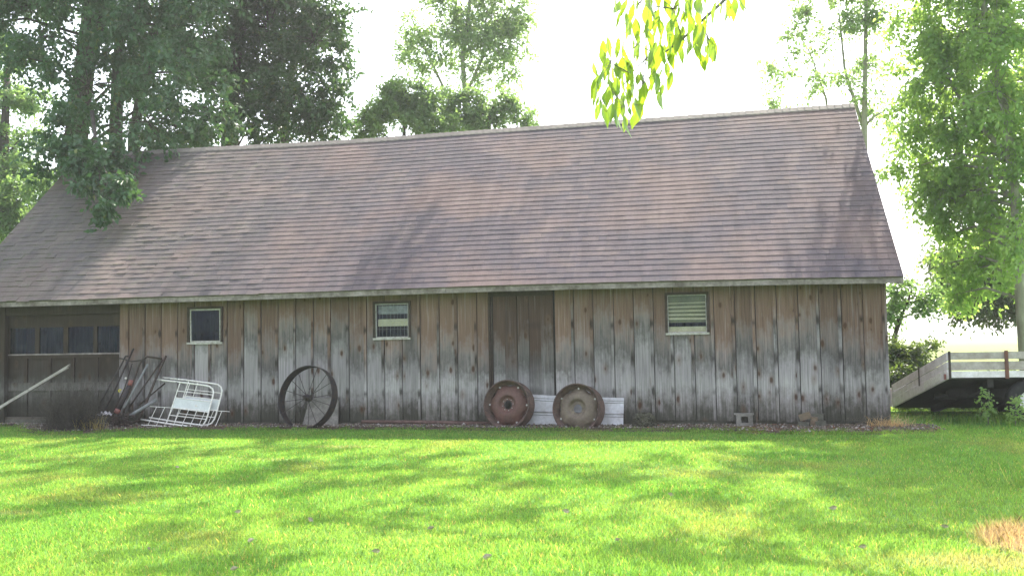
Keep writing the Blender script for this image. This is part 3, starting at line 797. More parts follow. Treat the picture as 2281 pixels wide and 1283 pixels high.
tree('twin_trunk_tree', 'shaded tree with two dark trunks behind the ridge left of the dense dark one', 'tree',
     [[gp(262, 24, .22), tp(258, 290, 24, .2), tp(262, 150, 24, .15), tp(280, -60, 24, .1), (-16.5, 24.2, 13, .04)], [gp(295, 24.2, .2), tp(298, 300, 24.2, .17), tp(330, 120, 24.2, .12), tp(390, -80, 24.3, .07)]],
     [sph(300, 180, 60, 24.5), sph(420, 300, 45, 24.5), sph(350, 80, 80, 25), sph(450, 130, 60, 25), sph(340, 310, 28, 24), sph(470, 310, 30, 25)],
     M['leafB'], M['bark'], leaf=.13, dens=2.88, droop=.3, seed=13, sub=.35, per=70)
tree('edge_tree', 'sunlit green tree at the far left edge behind the roof corner', 'tree',
     [[gp(5, 29, .22), tp(10, 300, 29, .15), tp(20, 100, 29, .08)]],
     [sph(30, 440, 50, 28), sph(10, 380, 60, 28.5), sph(95, 420, 45, 28), sph(40, 520, 45, 28), sph(-30, 300, 70, 29), sph(15, 220, 45, 29), sph(60, 300, 26, 29), sph(-20, 120, 60, 29), sph(120, 480, 35, 28.5), sph(60, 470, 50, 29), sph(30, 380, 45, 29.5), sph(70, 220, 36, 29), sph(-10, 480, 60, 28)],
     M['leafD'], M['bark'], leaf=.14, dens=2.20, seed=17, sub=.38, per=80)
# pale slender tree in the middle, with bushes at its foot
tree('slender_tree', 'pale slender see-through tree behind the middle of the ridge', 'tree',
     [[gp(1042, 33, .17), tp(1038, 240, 33, .10), tp(1030, 130, 33, .085), tp(1045, 20, 33, .06), tp(1050, -90, 33, .03)],
      [gp(1015, 33.4, .12), tp(985, 190, 33.4, .055), tp(925, 60, 33.4, .03), tp(905, 10, 33.4, .015)], [tp(1036, 215, 33, .06), tp(1075, 130, 33, .05), tp(1085, 20, 33, .03)]],
     [sph(925, 60, 32, 33.3), sph(905, 100, 30, 33.3), sph(985, 120, 36, 33), sph(1040, 55, 52, 33), sph(1100, 45, 56, 33), sph(1150, 25, 44, 33), sph(1060, 100, 56, 33), sph(1000, 60, 50, 33), sph(950, 100, 36, 33), sph(1140, 70, 40, 33), sph(1130, 180, 24, 33), sph(900, 130, 26, 33), sph(1110, 115, 44, 33), sph(1155, 95, 26, 33),
      sph(985, 20, 34, 33), sph(1060, 155, 34, 32.6), sph(945, 150, 20, 33), sph(1120, 150, 24, 33), sph(1000, 200, 22, 33), sph(1075, -30, 75, 33), sph(1060, -130, 80, 33), sph(960, -30, 40, 33)],
     M['leafC'], M['barkpale'], leaf=.15, dens=1.6, droop=.35, seed=19, sub=.42, per=58, wr=.27, limb=1.2)
tree('bush', 'rounded bright green bush behind the ridge between the dark tree and the slender one', 'bush',
     [[gp(900, 28, .1), tp(900, 270, 28, .06), tp(905, 220, 28, .03)]],
     [sph(905, 225, 50, 28), sph(870, 215, 30, 28), sph(950, 215, 34, 28), sph(860, 260, 40, 28), sph(830, 255, 28, 28), sph(940, 260, 44, 28), sph(800, 290, 30, 28), sph(990, 285, 36, 28)],
     M['leafD'], M['bark'], group='bushes behind the ridge', leaf=.12, dens=3.00, seed=23, sub=.34, per=75)
tree('bush', 'darker bush behind the ridge right of the slender trunk', 'bush',
     [[gp(1090, 29, .1), tp(1090, 270, 29, .06), tp(1100, 230, 29, .03)]],
     [sph(1060, 225, 36, 29), sph(1000, 225, 30, 29), sph(1040, 260, 44, 29), sph(1125, 222, 26, 29), sph(1100, 265, 38, 29), sph(1150, 240, 30, 29), sph(1165, 275, 26, 29), sph(1010, 245, 22, 29)],
     M['leafD'], M['bark'], group='bushes behind the ridge', leaf=.12, dens=2.40, seed=29, sub=.34, per=70)
# right hand trees
tree('sparse_tree', 'tall sparse tree with bare limbs rising behind the right gable of the barn', 'tree',
     [[gp(1925, 27, .13), tp(1925, 300, 27, .085), tp(1928, 120, 27, .06), tp(1930, -60, 27, .04)], [tp(1925, 290, 27, .06), tp(1882, 160, 27.2, .04), tp(1868, 20, 27.2, .02)],
      [gp(1895, 27.4, .08), tp(1840, 220, 27.4, .035), tp(1805, 120, 27.4, .02), tp(1770, 60, 27.4, .01)]],
     [sph(1800, 30, 36, 27), sph(1860, 60, 34, 27), sph(1925, 40, 45, 27), sph(1800, 120, 30, 27), sph(1770, 80, 20, 27), sph(1815, 195, 26, 27), sph(1740, 170, 22, 27.4), sph(1712, 150, 12, 27.4), sph(1720, 235, 14, 27.2),
      sph(1880, 195, 30, 27), sph(1930, 130, 34, 27), sph(1930, 210, 28, 27), sph(1870, -40, 60, 27), sph(1950, -60, 60, 27), sph(1965, 250, 20, 27)],
     M['leafC'], M['barkpale'], leaf=.13, dens=1.9, droop=.4, seed=31, sub=.36, per=50, wr=.27, limb=1.2)
tree('ash_tree', 'full bright green tree with pale trunk standing right of the barn behind the wagon', 'tree',
     [[gp(2283, 19.5, .13), tp(2272, 640, 19.5, .10), tp(2262, 440, 19.6, .09), tp(2240, 250, 19.8, .08), tp(2200, 80, 20, .07), tp(2180, -80, 20.1, .05), (6.0, 20.5, 13, .03)],
      [tp(2255, 360, 19.7, .06), tp(2150, 240, 20.4, .04), tp(2080, 120, 20.8, .02)]],
     [sph(2060, 90, 70, 21), sph(2150, 60, 80, 20.5), sph(2240, 70, 80, 19.5), sph(2030, 190, 62, 21.2), sph(2120, 180, 76, 20.5), sph(2220, 200, 80, 19.5), sph(2050, 290, 66, 21.2), sph(2140, 300, 74, 20.6), sph(2240, 320, 62, 19.8),
      sph(2030, 375, 42, 21.4), sph(2100, 400, 60, 21), sph(2190, 420, 60, 20.4), sph(2260, 400, 40, 19.8), sph(2050, 460, 34, 21.6), sph(2130, 490, 50, 21.2), sph(2265, 555, 32, 18.6), sph(2290, 500, 30, 18.6),
      sph(2080, -40, 90, 20.8), sph(2230, -50, 110, 19.8), (5.2, 20, 10.6, 2.0, 1), (7.2, 19.5, 11.6, 2.0, 1), (6.2, 20.5, 13.6, 1.8, 1), sph(2350, 150, 100, 19.5), sph(2350, 350, 80, 19.5), sph(1985, 50, 30, 21.3), sph(2200, 500, 66, 20.6), sph(2120, 430, 60, 21), sph(2280, 470, 60, 20), sph(2060, 400, 40, 21.5), sph(2160, 545, 50, 21.2), sph(2090, 530, 34, 21.5), sph(2250, 240, 90, 21), sph(2150, 360, 80, 21.6), sph(2210, 130, 90, 21.5), sph(2150, 600, 40, 20.8), sph(2220, 580, 46, 20.4), sph(2100, 590, 26, 21), sph(2275, 610, 36, 20), sph(2130, 655, 20, 20.8)],
     M['leafF'], M['barkpale'], leaf=.115, dens=1.6, droop=.55, seed=37, sub=.33, per=68, wr=.28)
tree('shade_tree', 'dark shaded tree beyond the wagon, its low branches over the field', 'tree',
     [[gp(2292, 30, .15), tp(2284, 650, 30, .11), tp(2240, 560, 30, .08)]],
     [sph(2160, 580, 55, 29), sph(2220, 600, 62, 29), sph(2130, 640, 38, 29), sph(2190, 660, 45, 29), sph(2270, 640, 50, 29.5), sph(2250, 560, 55, 29.5), sph(2110, 560, 32, 28.5), sph(2210, 695, 22, 29), sph(2150, 690, 18, 29), sph(2260, 700, 18, 29), sph(2120, 600, 34, 28.6), sph(2300, 560, 70, 30)],
     M['leafG'], M['bark'], leaf=.14, dens=2.52, seed=41, sub=.38, per=75, droop=.5)
tree('small_tree', 'small grey green tree leaning out behind the right corner of the barn', 'tree',
     [[gp(1982, 24, .08), tp(1992, 750, 24, .06), tp(2010, 700, 24, .035), tp(2030, 650, 24, .02)]],
     [sph(2000, 655, 30, 24), sph(1985, 680, 24, 24), sph(2040, 665, 32, 24), sph(2075, 650, 20, 24), sph(1990, 700, 22, 24), sph(2070, 690, 16, 24), sph(2020, 620, 14, 24), sph(2100, 660, 18, 24.3)],
     M['leafD'], M['bark'], leaf=.10, dens=1.32, seed=43, sub=.24, per=60, droop=.4)
tree('hedge_bush', 'dark low bush between the barn corner and the wagon', 'bush',
     [[gp(1995, 21.5, .05), tp(1998, 800, 21.5, .03), tp(2005, 770, 21.5, .01)]],
     [sph(1995, 800, 30, 21.5), sph(2030, 790, 26, 21.5), sph(1990, 840, 34, 21), sph(2040, 825, 28, 21.3), sph(2070, 780, 16, 21.8), sph(1975, 770, 18, 22), sph(2090, 850, 30, 22), sph(2150, 865, 30, 22), sph(2210, 860, 32, 22), sph(2270, 865, 32, 22), sph(2060, 880, 22, 21), sph(2020, 902, 20, 18.9), sph(2060, 905, 20, 18.9), sph(2100, 905, 20, 18.9), sph(2140, 905, 20, 18.9), sph(2180, 905, 20, 18.9), sph(2220, 905, 20, 18.9), sph(2260, 905, 20, 18.9), sph(2300, 905, 20, 18.9)],
     M['leafG'], M['bark'], leaf=.08, dens=2.42, seed=47, sub=.22, per=80)

# ------------------------------------------------------------------ near hanging branch, with an unseen crown added to shade the lawn
def leaf_shape(mb, p, d, L, W_, roll, bend, c):
    d = np.asarray(d, float); d /= np.linalg.norm(d)
    ref = np.array([math.cos(roll), math.sin(roll), 0.15]); s = np.cross(d, ref); s /= np.linalg.norm(s); up = np.cross(s, d)
    prof = [0, .55, .9, 1.0, .88, .62, .3, 0]; vs = []; n = len(prof)
    for i, w_ in enumerate(prof):
        t = i/(n-1); q = p+d*L*t+up*bend*L*(t*t)
        vs += [q-s*w_*W_+up*W_*.35*w_, q.copy(), q+s*w_*W_+up*W_*.35*w_]
    fs = []
    for i in range(n-1):
        a = i*3; fs += [(a, a+1, a+4, a+3), (a+1, a+2, a+5, a+4)]
    mb.add(vs, fs, c)
def shade_canopy(px, py, r, z):
    z += 3.2*(py < 1120); q = atz(px, py, -.1); k = (z+.1)/math.sin(SUN_EL); return (q[0]+sv[0]*k, q[1]+sv[1]*k, z, r*1.25, 1)
SHADE = [(700, 1062, .9, 9.6), (960, 1030, .9, 9.8), (1130, 1075, .8, 9.4), (860, 1090, .7, 9.3), (1320, 1060, .9, 9.6), (1500, 1075, .8, 9.4), (1640, 1040, 1.0, 9.8), (1830, 1030, 1.0, 9.9), (1930, 1095, .9, 9.5), (2100, 1060, 1.0, 9.5),
         (1430, 1130, .6, 9.2), (1750, 1130, .7, 9.2), (760, 1160, .45, 9.2), (560, 1215, .5, 9.0), (1960, 1190, .5, 9), (1640, 1190, .5, 9.1), (1180, 1150, .45, 9.2), (300, 1250, .55, 9.3), (2180, 1150, .6, 9.2), (1380, 1240, .35, 9), (480, 1060, 1.0, 9.9), (250, 1110, .9, 9.7), (60, 1160, .8, 9.5), (200, 1040, 1.1, 9.5), (50, 1060, 1.1, 9.5), (340, 1075, 1.0, 9.5), (120, 1000, 1.1, 9.5), (400, 1010, 1.1, 9.5), (560, 1010, 1.0, 9.6), (130, 1230, .5, 9.3)]
hb = tree('fruit_tree_shade_crown', 'sunlit leafy fruit tree twig hanging into view, its unseen crown shaped to shade the lawn', 'tree',
     [[(5.9, 7.6, -.2, .2), (5.8, 7.7, 2.5, .16), (5.2, 8.2, 5.0, .13), (4.2, 10.6, 7.6, .07), (3.0, 13.6, 9.2, .045), (-1, 15.2, 9.9, .03), (-5, 15.6, 9.9, .015)], [(5.6, 7.9, 3.5, .11), (4.5, 6.0, 5.6, .08), (2.6, 4.0, 5.2, .04), (1.3, 3.2, 3.2, .012)],
      [(5.0, 8.4, 5.4, .1), (6.5, 10.5, 8.5, .06)]],
     [shade_canopy(*q) for q in SHADE],  # crown out of view, each blob set up-sun to cast a wanted lawn dapple
     M['leafI'], M['bark'], leaf=.12, dens=.36, droop=.5, seed=71, sub=.36, per=75, wr=.26)
tw = MB(); fl = MB()
Yb = 2.75
main = [at(1660, -60, 2.75), at(1610, 5, 2.75), at(1560, 50, 2.72), at(1520, 88, 2.7), at(1470, 125, 2.68), at(1440, 130, 2.66), at(1405, 165, 2.64), at(1375, 215, 2.62), at(1350, 250, 2.6)]
tw.tube(main, [.006, .005, .0042, .0034, .0026, .0022, .0018, .0014, .0008], 6)
subs = [[at(1560, 50, 2.72), at(1585, 100, 2.6), at(1590, 130, 2.6)], [at(1520, 88, 2.7), at(1500, 20, 2.6), at(1450, -20, 2.55)], [at(1470, 125, 2.68), at(1420, 100, 2.75), at(1370, 150, 2.8)],
        [at(1440, 130, 2.66), at(1430, 190, 2.55), at(1425, 235, 2.55)], [at(1500, 20, 2.6), at(1420, 10, 2.7), at(1370, -30, 2.8)], [at(1405, 165, 2.64), at(1360, 140, 2.5), at(1345, 165, 2.5)], [at(1610, 5, 2.75), at(1650, -20, 2.7), at(1700, -60, 2.7)]]
for s_ in subs: tw.tube(s_, [.0022, .0014, .0008], 5)
spots = [(1352,130,60),(1345,150,55),(1333,165,45),(1312,160,34),(1398,0,60),(1390,20,40),(1425,0,42),(1450,-10,22),(1420,45,60),(1445,35,62),(1462,45,58),(1372,98,50),(1392,68,50),(1500,85,52),(1492,110,50),(1475,100,52),(1460,120,42),
         (1540,82,52),(1552,65,55),(1570,40,62),(1580,95,50),(1565,130,30),(1585,80,40),(1340,225,62),(1350,200,60),(1330,210,44),(1360,230,60),(1376,255,50),(1392,250,58),(1400,255,50),(1412,220,60),(1425,232,56),(1415,170,64),(1432,160,62),(1440,180,66),
         (1395,140,48),(1386,120,46),(1405,125,52),(1462,165,46),(1475,185,40),(1465,185,28),(1372,175,56),(1366,190,52),(1355,185,50),(1480,-5,60),(1505,0,55),(1520,20,50),(1495,35,58),(1478,50,55),(1512,60,50),(1530,40,40),(1440,80,50),
         (1452,100,50),(1600,-8,34),(1640,-5,42),(1656,-15,40),(1622,10,30),(1560,-10,60),(1540,-5,48),(1420,95,44),(1408,85,40),(1386,165,50),(1398,185,52),(1346,245,44),(1332,240,40),(1385,205,50),(1430,205,50),(1455,75,56),(1470,20,50),(1435,5,40),
         (1402,45,34),(1485,140,36),(1368,140,36),(1470,60,58),(1550,20,54),(1530,-20,60),(1500,-20,60),(1460,-30,55),(1580,-30,40),(1620,-40,50)]
for _ in range(170):
    q = random.choice(spots[:85]); spots.append((q[0]+random.gauss(0, 16), q[1]+random.gauss(0, 14), random.uniform(38, 66)))
spots = [q for q in spots if q[1] < 262 and not (q[0] > 1590 and q[1] > 60)]
for (px, py, lp) in spots:
    px += random.uniform(-6, 6); py += random.uniform(-6, 6)
    Yl = 2.66+random.uniform(-.16, .16); p = at(px, py, Yl)
    lp *= random.uniform(.60, 1.12)
    d = np.array([random.uniform(-.28, .22), random.uniform(-.35, .35), -1])
    leaf_shape(fl, p, d, lp*Yl/F, lp*Yl/F*random.uniform(.14, .21), random.uniform(0, 6.28), random.uniform(-.4, .4), (random.random(), random.random()*.9, 0))
    near = min(main+[q for s_ in subs for q in s_], key=lambda q: np.linalg.norm(q-p)); 
    if np.linalg.norm(near-p) < .12: tw.tube([near, (near+p)/2+np.array([0, 0, .004]), p], .0006, 3, caps=False)
tw.build('twig', M['twig'], hb, smooth=True); fl.build('foliage', M['leafI'], hb, smooth=True)

# ------------------------------------------------------------------ things along the wall
def P3(px, py, Y): return at(px, py, Y)
# steel spoked wheel
def spoked_wheel():
    cx = at(690, 896, 14.98); Rw = .545
    o = thing('steel_wheel', 'large black steel spoked wheel leaning on the wall in front of a concrete slab', 'wheel', (0, 0, 0))
    rim = MB(); wd_ = .085
    rim.lathe([(Rw-.010, -wd_), (Rw, -wd_), (Rw, wd_), (Rw-.010, wd_), (Rw-.010, -wd_)], 64)
    rim.build('rim', M['iron'], o, smooth=False)
    hub = MB(); hub.lathe([(.014, -.11), (.030, -.11), (.034, -.07), (.030, -.045), (.058, -.04), (.058, -.015), (.032, -.01), (.032, .02), (.058, .03), (.058, .055), (.03, .06), (.03, .1), (.014, .1), (.014, -.11)], 24)
    hub.build('hub', M['iron'], o, smooth=True)
    for i in range(16):
        t = 2*math.pi*(i+.3)/16; fr_ = i % 2
        yh = -.028 if fr_ else .043; s = MB()
        s.tube([(.05*math.cos(t), yh, .05*math.sin(t)), (Rw*.99*math.cos(t+.02), -.02 if fr_ else .02, Rw*.99*math.sin(t+.02))], .0055, 6)
        s.build('spoke', M['iron'], o)
    o.location = Vector((cx[0], 14.90, gz(cx[0], 14.8)+Rw*math.cos(R(12))-.015)); o.rotation_euler = (R(-13), 0, R(-12))
spoked_wheel()
sb = MB(); a, b, c, d = P3(669, 965, 15.0), P3(752, 960, 15.08), P3(752, 886, 15.24), P3(689, 888, 15.24)
nrm = np.array([0, .05, .015]); sb.hexa([a, b, c, d, a+nrm, b+nrm, c+nrm, d+nrm][0:4]+[a+nrm, b+nrm, c+nrm, d+nrm])
tag(sb.build('concrete_slab', M['concrete']), 'pale concrete slab leaning on the wall behind the spoked wheel', 'slab')

# tractor rims
def rim_disc(Rd, mat, root, nl, c):
    """dished centre disc with lugs reaching the rim"""
    d = MB(); nr = 22; k = 96
    prof = []
    for i in range(nr+1):
        r = .072+(Rd-.072)*i/nr; f = r/Rd
        if f < .34: y = .0
        elif f < .46: y = -.052*math.sin((f-.34)/.12*math.pi/2)
        else: y = -.052+.105*(1-math.cos((f-.46)/.54*math.pi/2))
        prof.append((r, y))
    vs = []; fs = []
    for i, (r, y) in enumerate(prof):
        for j in range(k):
            t = 2*math.pi*j/k
            rr = r
            if r > Rd*.80:
                lug = (.5+.5*math.cos(nl*t))**.75; rr = Rd*.80+(r-Rd*.80)*(.38+.66*lug)
            vs.append((rr*math.cos(t), y, rr*math.sin(t)))
    for i in range(nr):
        for j in range(k): fs.append((i*k+j, (i+1)*k+j, (i+1)*k+(j+1) % k, i*k+(j+1) % k))
    n = len(vs); vs += [(x, y+.009, z) for x, y, z in vs]; fs += [tuple(q+n for q in f[::-1]) for f in fs]
    d.add(vs, fs, c)
    o = d.build('disc', mat, root, smooth=True, local=True)
    return o
def tractor_rim(label, px, py, Y, mat, rot, tiltz, bolts, dark):
    o = thing('tractor_rim', label, 'wheel rim', (0, 0, 0), 'tractor rims leaning on the barn wall'); Rr = .395; w_ = .125
    rm = MB()
    pr = [(Rr-.012, -w_), (Rr+.006, -w_-.006), (Rr+.006, -w_+.012), (Rr-.022, -w_+.035), (Rr-.030, -w_+.075), (Rr-.058, -w_+.095), (Rr-.058, w_-.075), (Rr-.030, w_-.055), (Rr-.022, w_-.03), (Rr+.006, w_-.012), (Rr+.006, w_+.004), (Rr-.010, w_)]
    inn = [(r-.008, y) for r, y in pr[2:-2]]
    rm.lathe(pr+inn[::-1]+[pr[0]], 72)
    rm.build('rim', M['rimrust'], o, smooth=True, local=True)
    dc = rim_disc(.352, mat, o, 6, (.5, .5, .5)); dc.location = (0, -.045, 0)
    dc.rotation_euler = (0, rot, 0)
    for i in range(bolts):
        t = 2*math.pi*(i+.25)/bolts; b = MB(); q = np.array([.092*math.cos(t), -.045, .092*math.sin(t)])
        b.tube([q, q+np.array([0, -.009, 0])], .007, 6); b.build('stud', M['bolt'] if not dark else M['ironrust'], o, local=True)
    for i in range(6):
        t = 2*math.pi*i/6-rot; q = np.array([.325*math.cos(t), -.03, .325*math.sin(t)]); b = MB()
        b.tube([q+np.array([0, .02, 0]), q+np.array([0, -.012, 0])], .016, 6); b.build('lug_nut', M['bolt'], o, local=True)
    c = at(px, py, Y)
    o.location = Vector(c); o.rotation_euler = (R(-9), 0, tiltz)
    return o
tractor_rim('rusty red tractor rim leaning on the wall, left of the pair', 1134, 902, 14.93, M['discred'], R(0), R(-11), 8, False)
tractor_rim('tan brown tractor rim leaning on the wall, right of the pair', 1289, 911, 14.86, M['disctan'], R(30), R(-12), 8, True)

# galvanised sheet
sh = MB(); A, B = P3(1172, 953, 15.16), P3(1388, 957, 15.1); Cc, D_ = P3(1390, 886, 15.28), P3(1174, 878, 15.28)
nseg = 44; nu = 24; vs = []
for i in range(nseg+1):
    v_ = i/nseg; off = 0
    for rc_, rw_ in ((.06, .02), (.12, .02), (.42, .03), (.50, .03), (.85, .025), (.92, .02)):
        off = max(off, .02*max(0, 1-abs(v_-rc_)/rw_))
    for j in range(nu+1):
        u_ = j/nu; q = A*(1-u_)*(1-v_)+B*u_*(1-v_)+Cc*u_*v_+D_*(1-u_)*v_
        q = q+np.array([0, -off-.004*math.sin(u_*9), .004*math.sin(u_*11+2)*(v_)]); vs.append(q)
fs = [(i*(nu+1)+j, i*(nu+1)+j+1, (i+1)*(nu+1)+j+1, (i+1)*(nu+1)+j) for i in range(nseg) for j in range(nu)]
n = len(vs); vs = vs+[q+np.array([0, .003, 0]) for q in vs]; fs += [tuple(q+n for q in f[::-1]) for f in fs]
sh.add(vs, fs)
tag(sh.build('metal_sheet', M['sheet']), 'ribbed galvanised metal sheet leaning on the wall behind the tractor rims', 'metal sheet')

# long pipes
pp = MB(); pp.tube([P3(806, 939, 15.2), P3(950, 940, 15.18), P3(1110, 943, 15.15)], .030, 12)
tag(pp.build('pipe', M['pipe'], smooth=True), 'thick brown pipe lying along the wall left of the red tractor rim', 'pipe')
pp = MB(); pp.tube([P3(925, 949, 15.05), P3(1150, 950, 15.08), P3(1400, 948, 15.16), P3(1582, 949, 15.2)], .020, 10)
tag(pp.build('pipe', M['pipepink'], smooth=True), 'thin pinkish pipe lying along the wall behind both tractor rims', 'pipe')

# rotten stump
st = MB(); q0 = P3(1436, 945, 14.85); q0[2] = sz(q0[0], q0[1]); g = np.random.default_rng(5)
vs = []; fs = []; kx, kz = 40, 12
for i in range(kz+1):
    f = i/kz; r = .185*math.cos(f*1.45)**.6; 
    for j in range(kx):
        t = 2*math.pi*j/kx; rr = r*(1+.10*((j*7+i) % 3-1)+g.uniform(-.05, .05)); vs.append(q0+np.array([rr*math.cos(t), .6*rr*math.sin(t), .21*math.sin(f*1.5)*(1+g.uniform(-.08, .08))]))
for i in range(kz):
    for j in range(kx): fs.append((i*kx+j, i*kx+(j+1) % kx, (i+1)*kx+(j+1) % kx, (i+1)*kx+j))
st.add(vs, fs)
for _ in range(260):
    t = g.uniform(0, 6.28); r = g.uniform(.03, .19); b = q0+np.array([r*math.cos(t), .6*r*math.sin(t), .18*math.cos(r/.19*1.35)]); st.tube([b, b+np.array([.06*math.cos(t)+g.uniform(-.02, .02), -.03, g.uniform(-.06, .03)])], [.009, .002], 4)
tag(st.build('stump', M['clod']), 'dark shaggy rotten stump on the gravel right of the metal sheet', 'stump')

# hollow concrete block, seen end on
cb = MB(); A = P3(1641, 958, 14.92); zb_ = sz(A[0], A[1]); wdt, hh, dp = .25, .195, .19
bx0 = A[0]; t_ = .035
def hollow(mb, x0, x1, y0, y1, z0, z1, hx0, hx1, hz0, hz1):
    mb.box((x0, y0, z0), (x1, y1, hz0)); mb.box((x0, y0, hz1), (x1, y1, z1)); mb.box((x0, y0, hz0), (hx0, y1, hz1)); mb.box((hx1, y0, hz0), (x1, y1, hz1))
hollow(cb, bx0, bx0+wdt, 14.92, 15.1, zb_, zb_+.17, bx0+.075, bx0+.18, zb_+.05, zb_+.145)
cb.box((bx0-.03, 14.93, zb_+.171), (bx0+.27, 15.08, zb_+.19)); cb.box((bx0+.05, 15.101, zb_), (bx0+.2, 15.12, zb_+.16))
tag(cb.build('concrete_block', M['concrete']), 'hollow grey concrete block standing against the wall under the right window', 'concrete block')
# bricks
bl = [('brick', 'reddish brick tilted on top of the small pile near the barn corner', 1783, 938, 14.98, .17, .10, .10, -18, 'brick'),
      ('brick', 'squat brick at the left foot of the small pile near the barn corner', 1777, 957, 14.92, .16, .10, .12, 4, 'found'),
      ('brick', 'mossy brick behind the others in the small pile near the barn corner', 1807, 940, 15.14, .18, .10, .13, 2, 'found'),
      ('brick', 'narrow upright brick in the middle of the small pile near the barn corner', 1804, 957, 15.02, .10, .10, .20, 6, 'brick'),
      ('brick', 'square brick at the right foot of the small pile near the barn corner', 1818, 959, 14.95, .15, .11, .14, -3, 'found')]
for nm, lb, px, py, Y, wx_, dy_, hz_, an, mt in bl:
    b = MB(); a = P3(px, py, Y); ca, sa = math.cos(R(-an)), math.sin(R(-an))
    b.slab(a, (wx_*ca, 0, wx_*sa), (0.02, dy_, 0), (-hz_*sa, 0, hz_*ca)); tag(b.build(nm, M[mt]), lb, 'brick', 'small brick pile')

# white tubular frames with panel
def bed_end(label, dx, dy, Y, oval):
    o = thing('bed_end', label, 'metal frame', P3(400+dx, 950+dy, Y), 'white tubular frames')
    def p(zx, zy, k=0.0): # zoom coordinates (6.416 px per pixel from 200,770)
        px, py = 200+zx/6.416+dx, 770+zy/6.416+dy; lean = (1150-zy)/700*.28
        return P3(px, py, Y+lean+k)
    t = MB()
    t.tube([p(930, 480), p(1250, 515), p(1640, 565), p(1710, 580), p(1755, 615), p(1770, 670), p(1755, 740), p(1690, 980), p(1660, 1070), p(1620, 1130), p(1560, 1158), p(1480, 1160), p(1100, 1110), p(730, 1050)], .0145, 8)
    t.build('tube_frame', M['white'], o, smooth=True)
    for (a, b, r) in ((p(1290, 530), p(1095, 1110), .009), (p(1425, 548), p(1355, 750), .007)):
        s = MB(); s.tube([a, b], r, 6); s.build('bar', M['white'], o)
    for (a, b) in ((p(1255, 645), p(1762, 702)), (p(1225, 740), p(1738, 800)), (p(1172, 885), p(1700, 950)), (p(1145, 990), p(1670, 1050))):
        s = MB(); s.tube([a, b], .008, 6); s.build('bar', M['white'], o)
    pn = MB(); a, b, c, d = p(1176, 882, .004), p(1696, 946, .004), p(1732, 802, .004), p(1224, 744, .004); n_ = np.array([0, .004, 0])
    pn.hexa([a, b, c, d, a+n_, b+n_, c+n_, d+n_]); pn.build('panel', M['panel'], o)
    if oval:
        b = MB(); q = p(1520, 857, -.006); b.add([q+np.array([.026*math.cos(t_), 0, .013*math.sin(t_)]) for t_ in np.linspace(0, 6.2, 20)]+[q+np.array([.026*math.cos(t_), .004, .013*math.sin(t_)]) for t_ in np.linspace(0, 6.2, 20)], [tuple(range(20))[::-1]]+[(i, (i+1) % 20, 20+(i+1) % 20, 20+i) for i in range(20)])
        b.build('badge', M['white'], o)
    for zx, zy in ((1020, 490), (1245, 515), (930, 480)):
        s = MB(); s.tube([p(zx-12, zy-1), p(zx+12, zy+2)], .0145, 8); s.build('collar', M['bolt'], o)
bed_end('front one of two white tubular metal frames, oval badge on its panel', 0, 0, 14.82, True)
bed_end('rear one of two white tubular metal frames, its rounded end showing further right', 19, -4, 14.93, False)
wr_ = thing('wire_rack', 'white wire grid rack lying in front of the tubular frames', 'rack', P3(400, 955, 14.72))
def z3(zx, zy, Y): return P3(200+zx/6.416, 770+zy/6.416, Y)
r1 = MB(); r1.tube([z3(860, 865, 14.92), z3(1160, 885, 14.92), z3(2000, 940, 14.92)], .0055, 6); r1.tube([z3(735, 1128, 14.76), z3(1780, 1190, 14.76)], .007, 6); r1.build('rail', M['white'], wr_)
r2 = MB()
for i in range(9):
    f = i/8; r2.tube([z3(955+f*930, 872+f*66, 14.91), z3(830+f*950, 1133+f*56, 14.765)], .0048, 5)
r2.build('wires', M['white'], wr_)
# plank
pk = MB(); a, b = P3(-30, 925, 14.3), P3(152, 816, 14.75); dv = b-a; up = np.array([.05, 0, .095]); up = up/np.linalg.norm(up)*.085
pk.slab(a, dv, up*.55+np.array([.0, 0, .0]), (0, .035, .0)); pk.slab(a+up*.0+np.array([0, -.001, -.022]), dv*.985, (0, 0, .02), (0, .045, 0))
tag(pk.build('plank', M['plank']), 'pale weathered plank jutting up slantwise at the left edge before the garage door', 'plank')
# pile of old handles and pipes
def rods(name, label, cat, parts, mat, k=8):
    o = thing(name, label, cat, parts[0][1][0])
    for nm, pts, r in parts:
        b = MB(); b.tube(pts, r, k); b.build(nm, mat, o, smooth=True)
    return o
rods('hand_plough', 'dark iron plough handles leaning left over the garage door jamb', 'plough', [
    ('handle', [z3(130, 850, 14.75), z3(300, 540, 14.95), z3(440, 290, 15.1), z3(490, 190, 15.16), z3(510, 150, 15.17), z3(545, 150, 15.17)], .016),
    ('handle', [z3(225, 915, 14.72), z3(400, 530, 14.9), z3(625, 42, 15.2)], .018),
    ('crossbar', [z3(430, 180, 15.17), z3(500, 195, 15.15), z3(600, 225, 15.14), z3(740, 205, 15.16)], .012)], M['iron'])
rods('hand_cart', 'dark bent iron cart frame leaning on the wall, arched handle at its top', 'cart frame', [
    ('handle', [z3(480, 960, 14.74), z3(610, 560, 14.92), z3(700, 290, 15.05), z3(750, 200, 15.1), z3(820, 155, 15.13), z3(900, 165, 15.15), z3(1030, 188, 15.17)], .018),
    ('leg', [z3(1090, 145, 15.2), z3(960, 430, 15.05), z3(800, 830, 14.9), z3(685, 1085, 14.78)], .022),
    ('brace', [z3(1045, 195, 15.17), z3(780, 570, 15.0), z3(560, 880, 14.85)], .014)], M['ironrust'])
o = rods('iron_pipe', 'thick dark pipe with faded red collars standing in the scrap pile', 'pipe', [('barrel', [z3(575, 560, 14.92), z3(400, 920, 14.74)], .046)], M['iron'], 14)
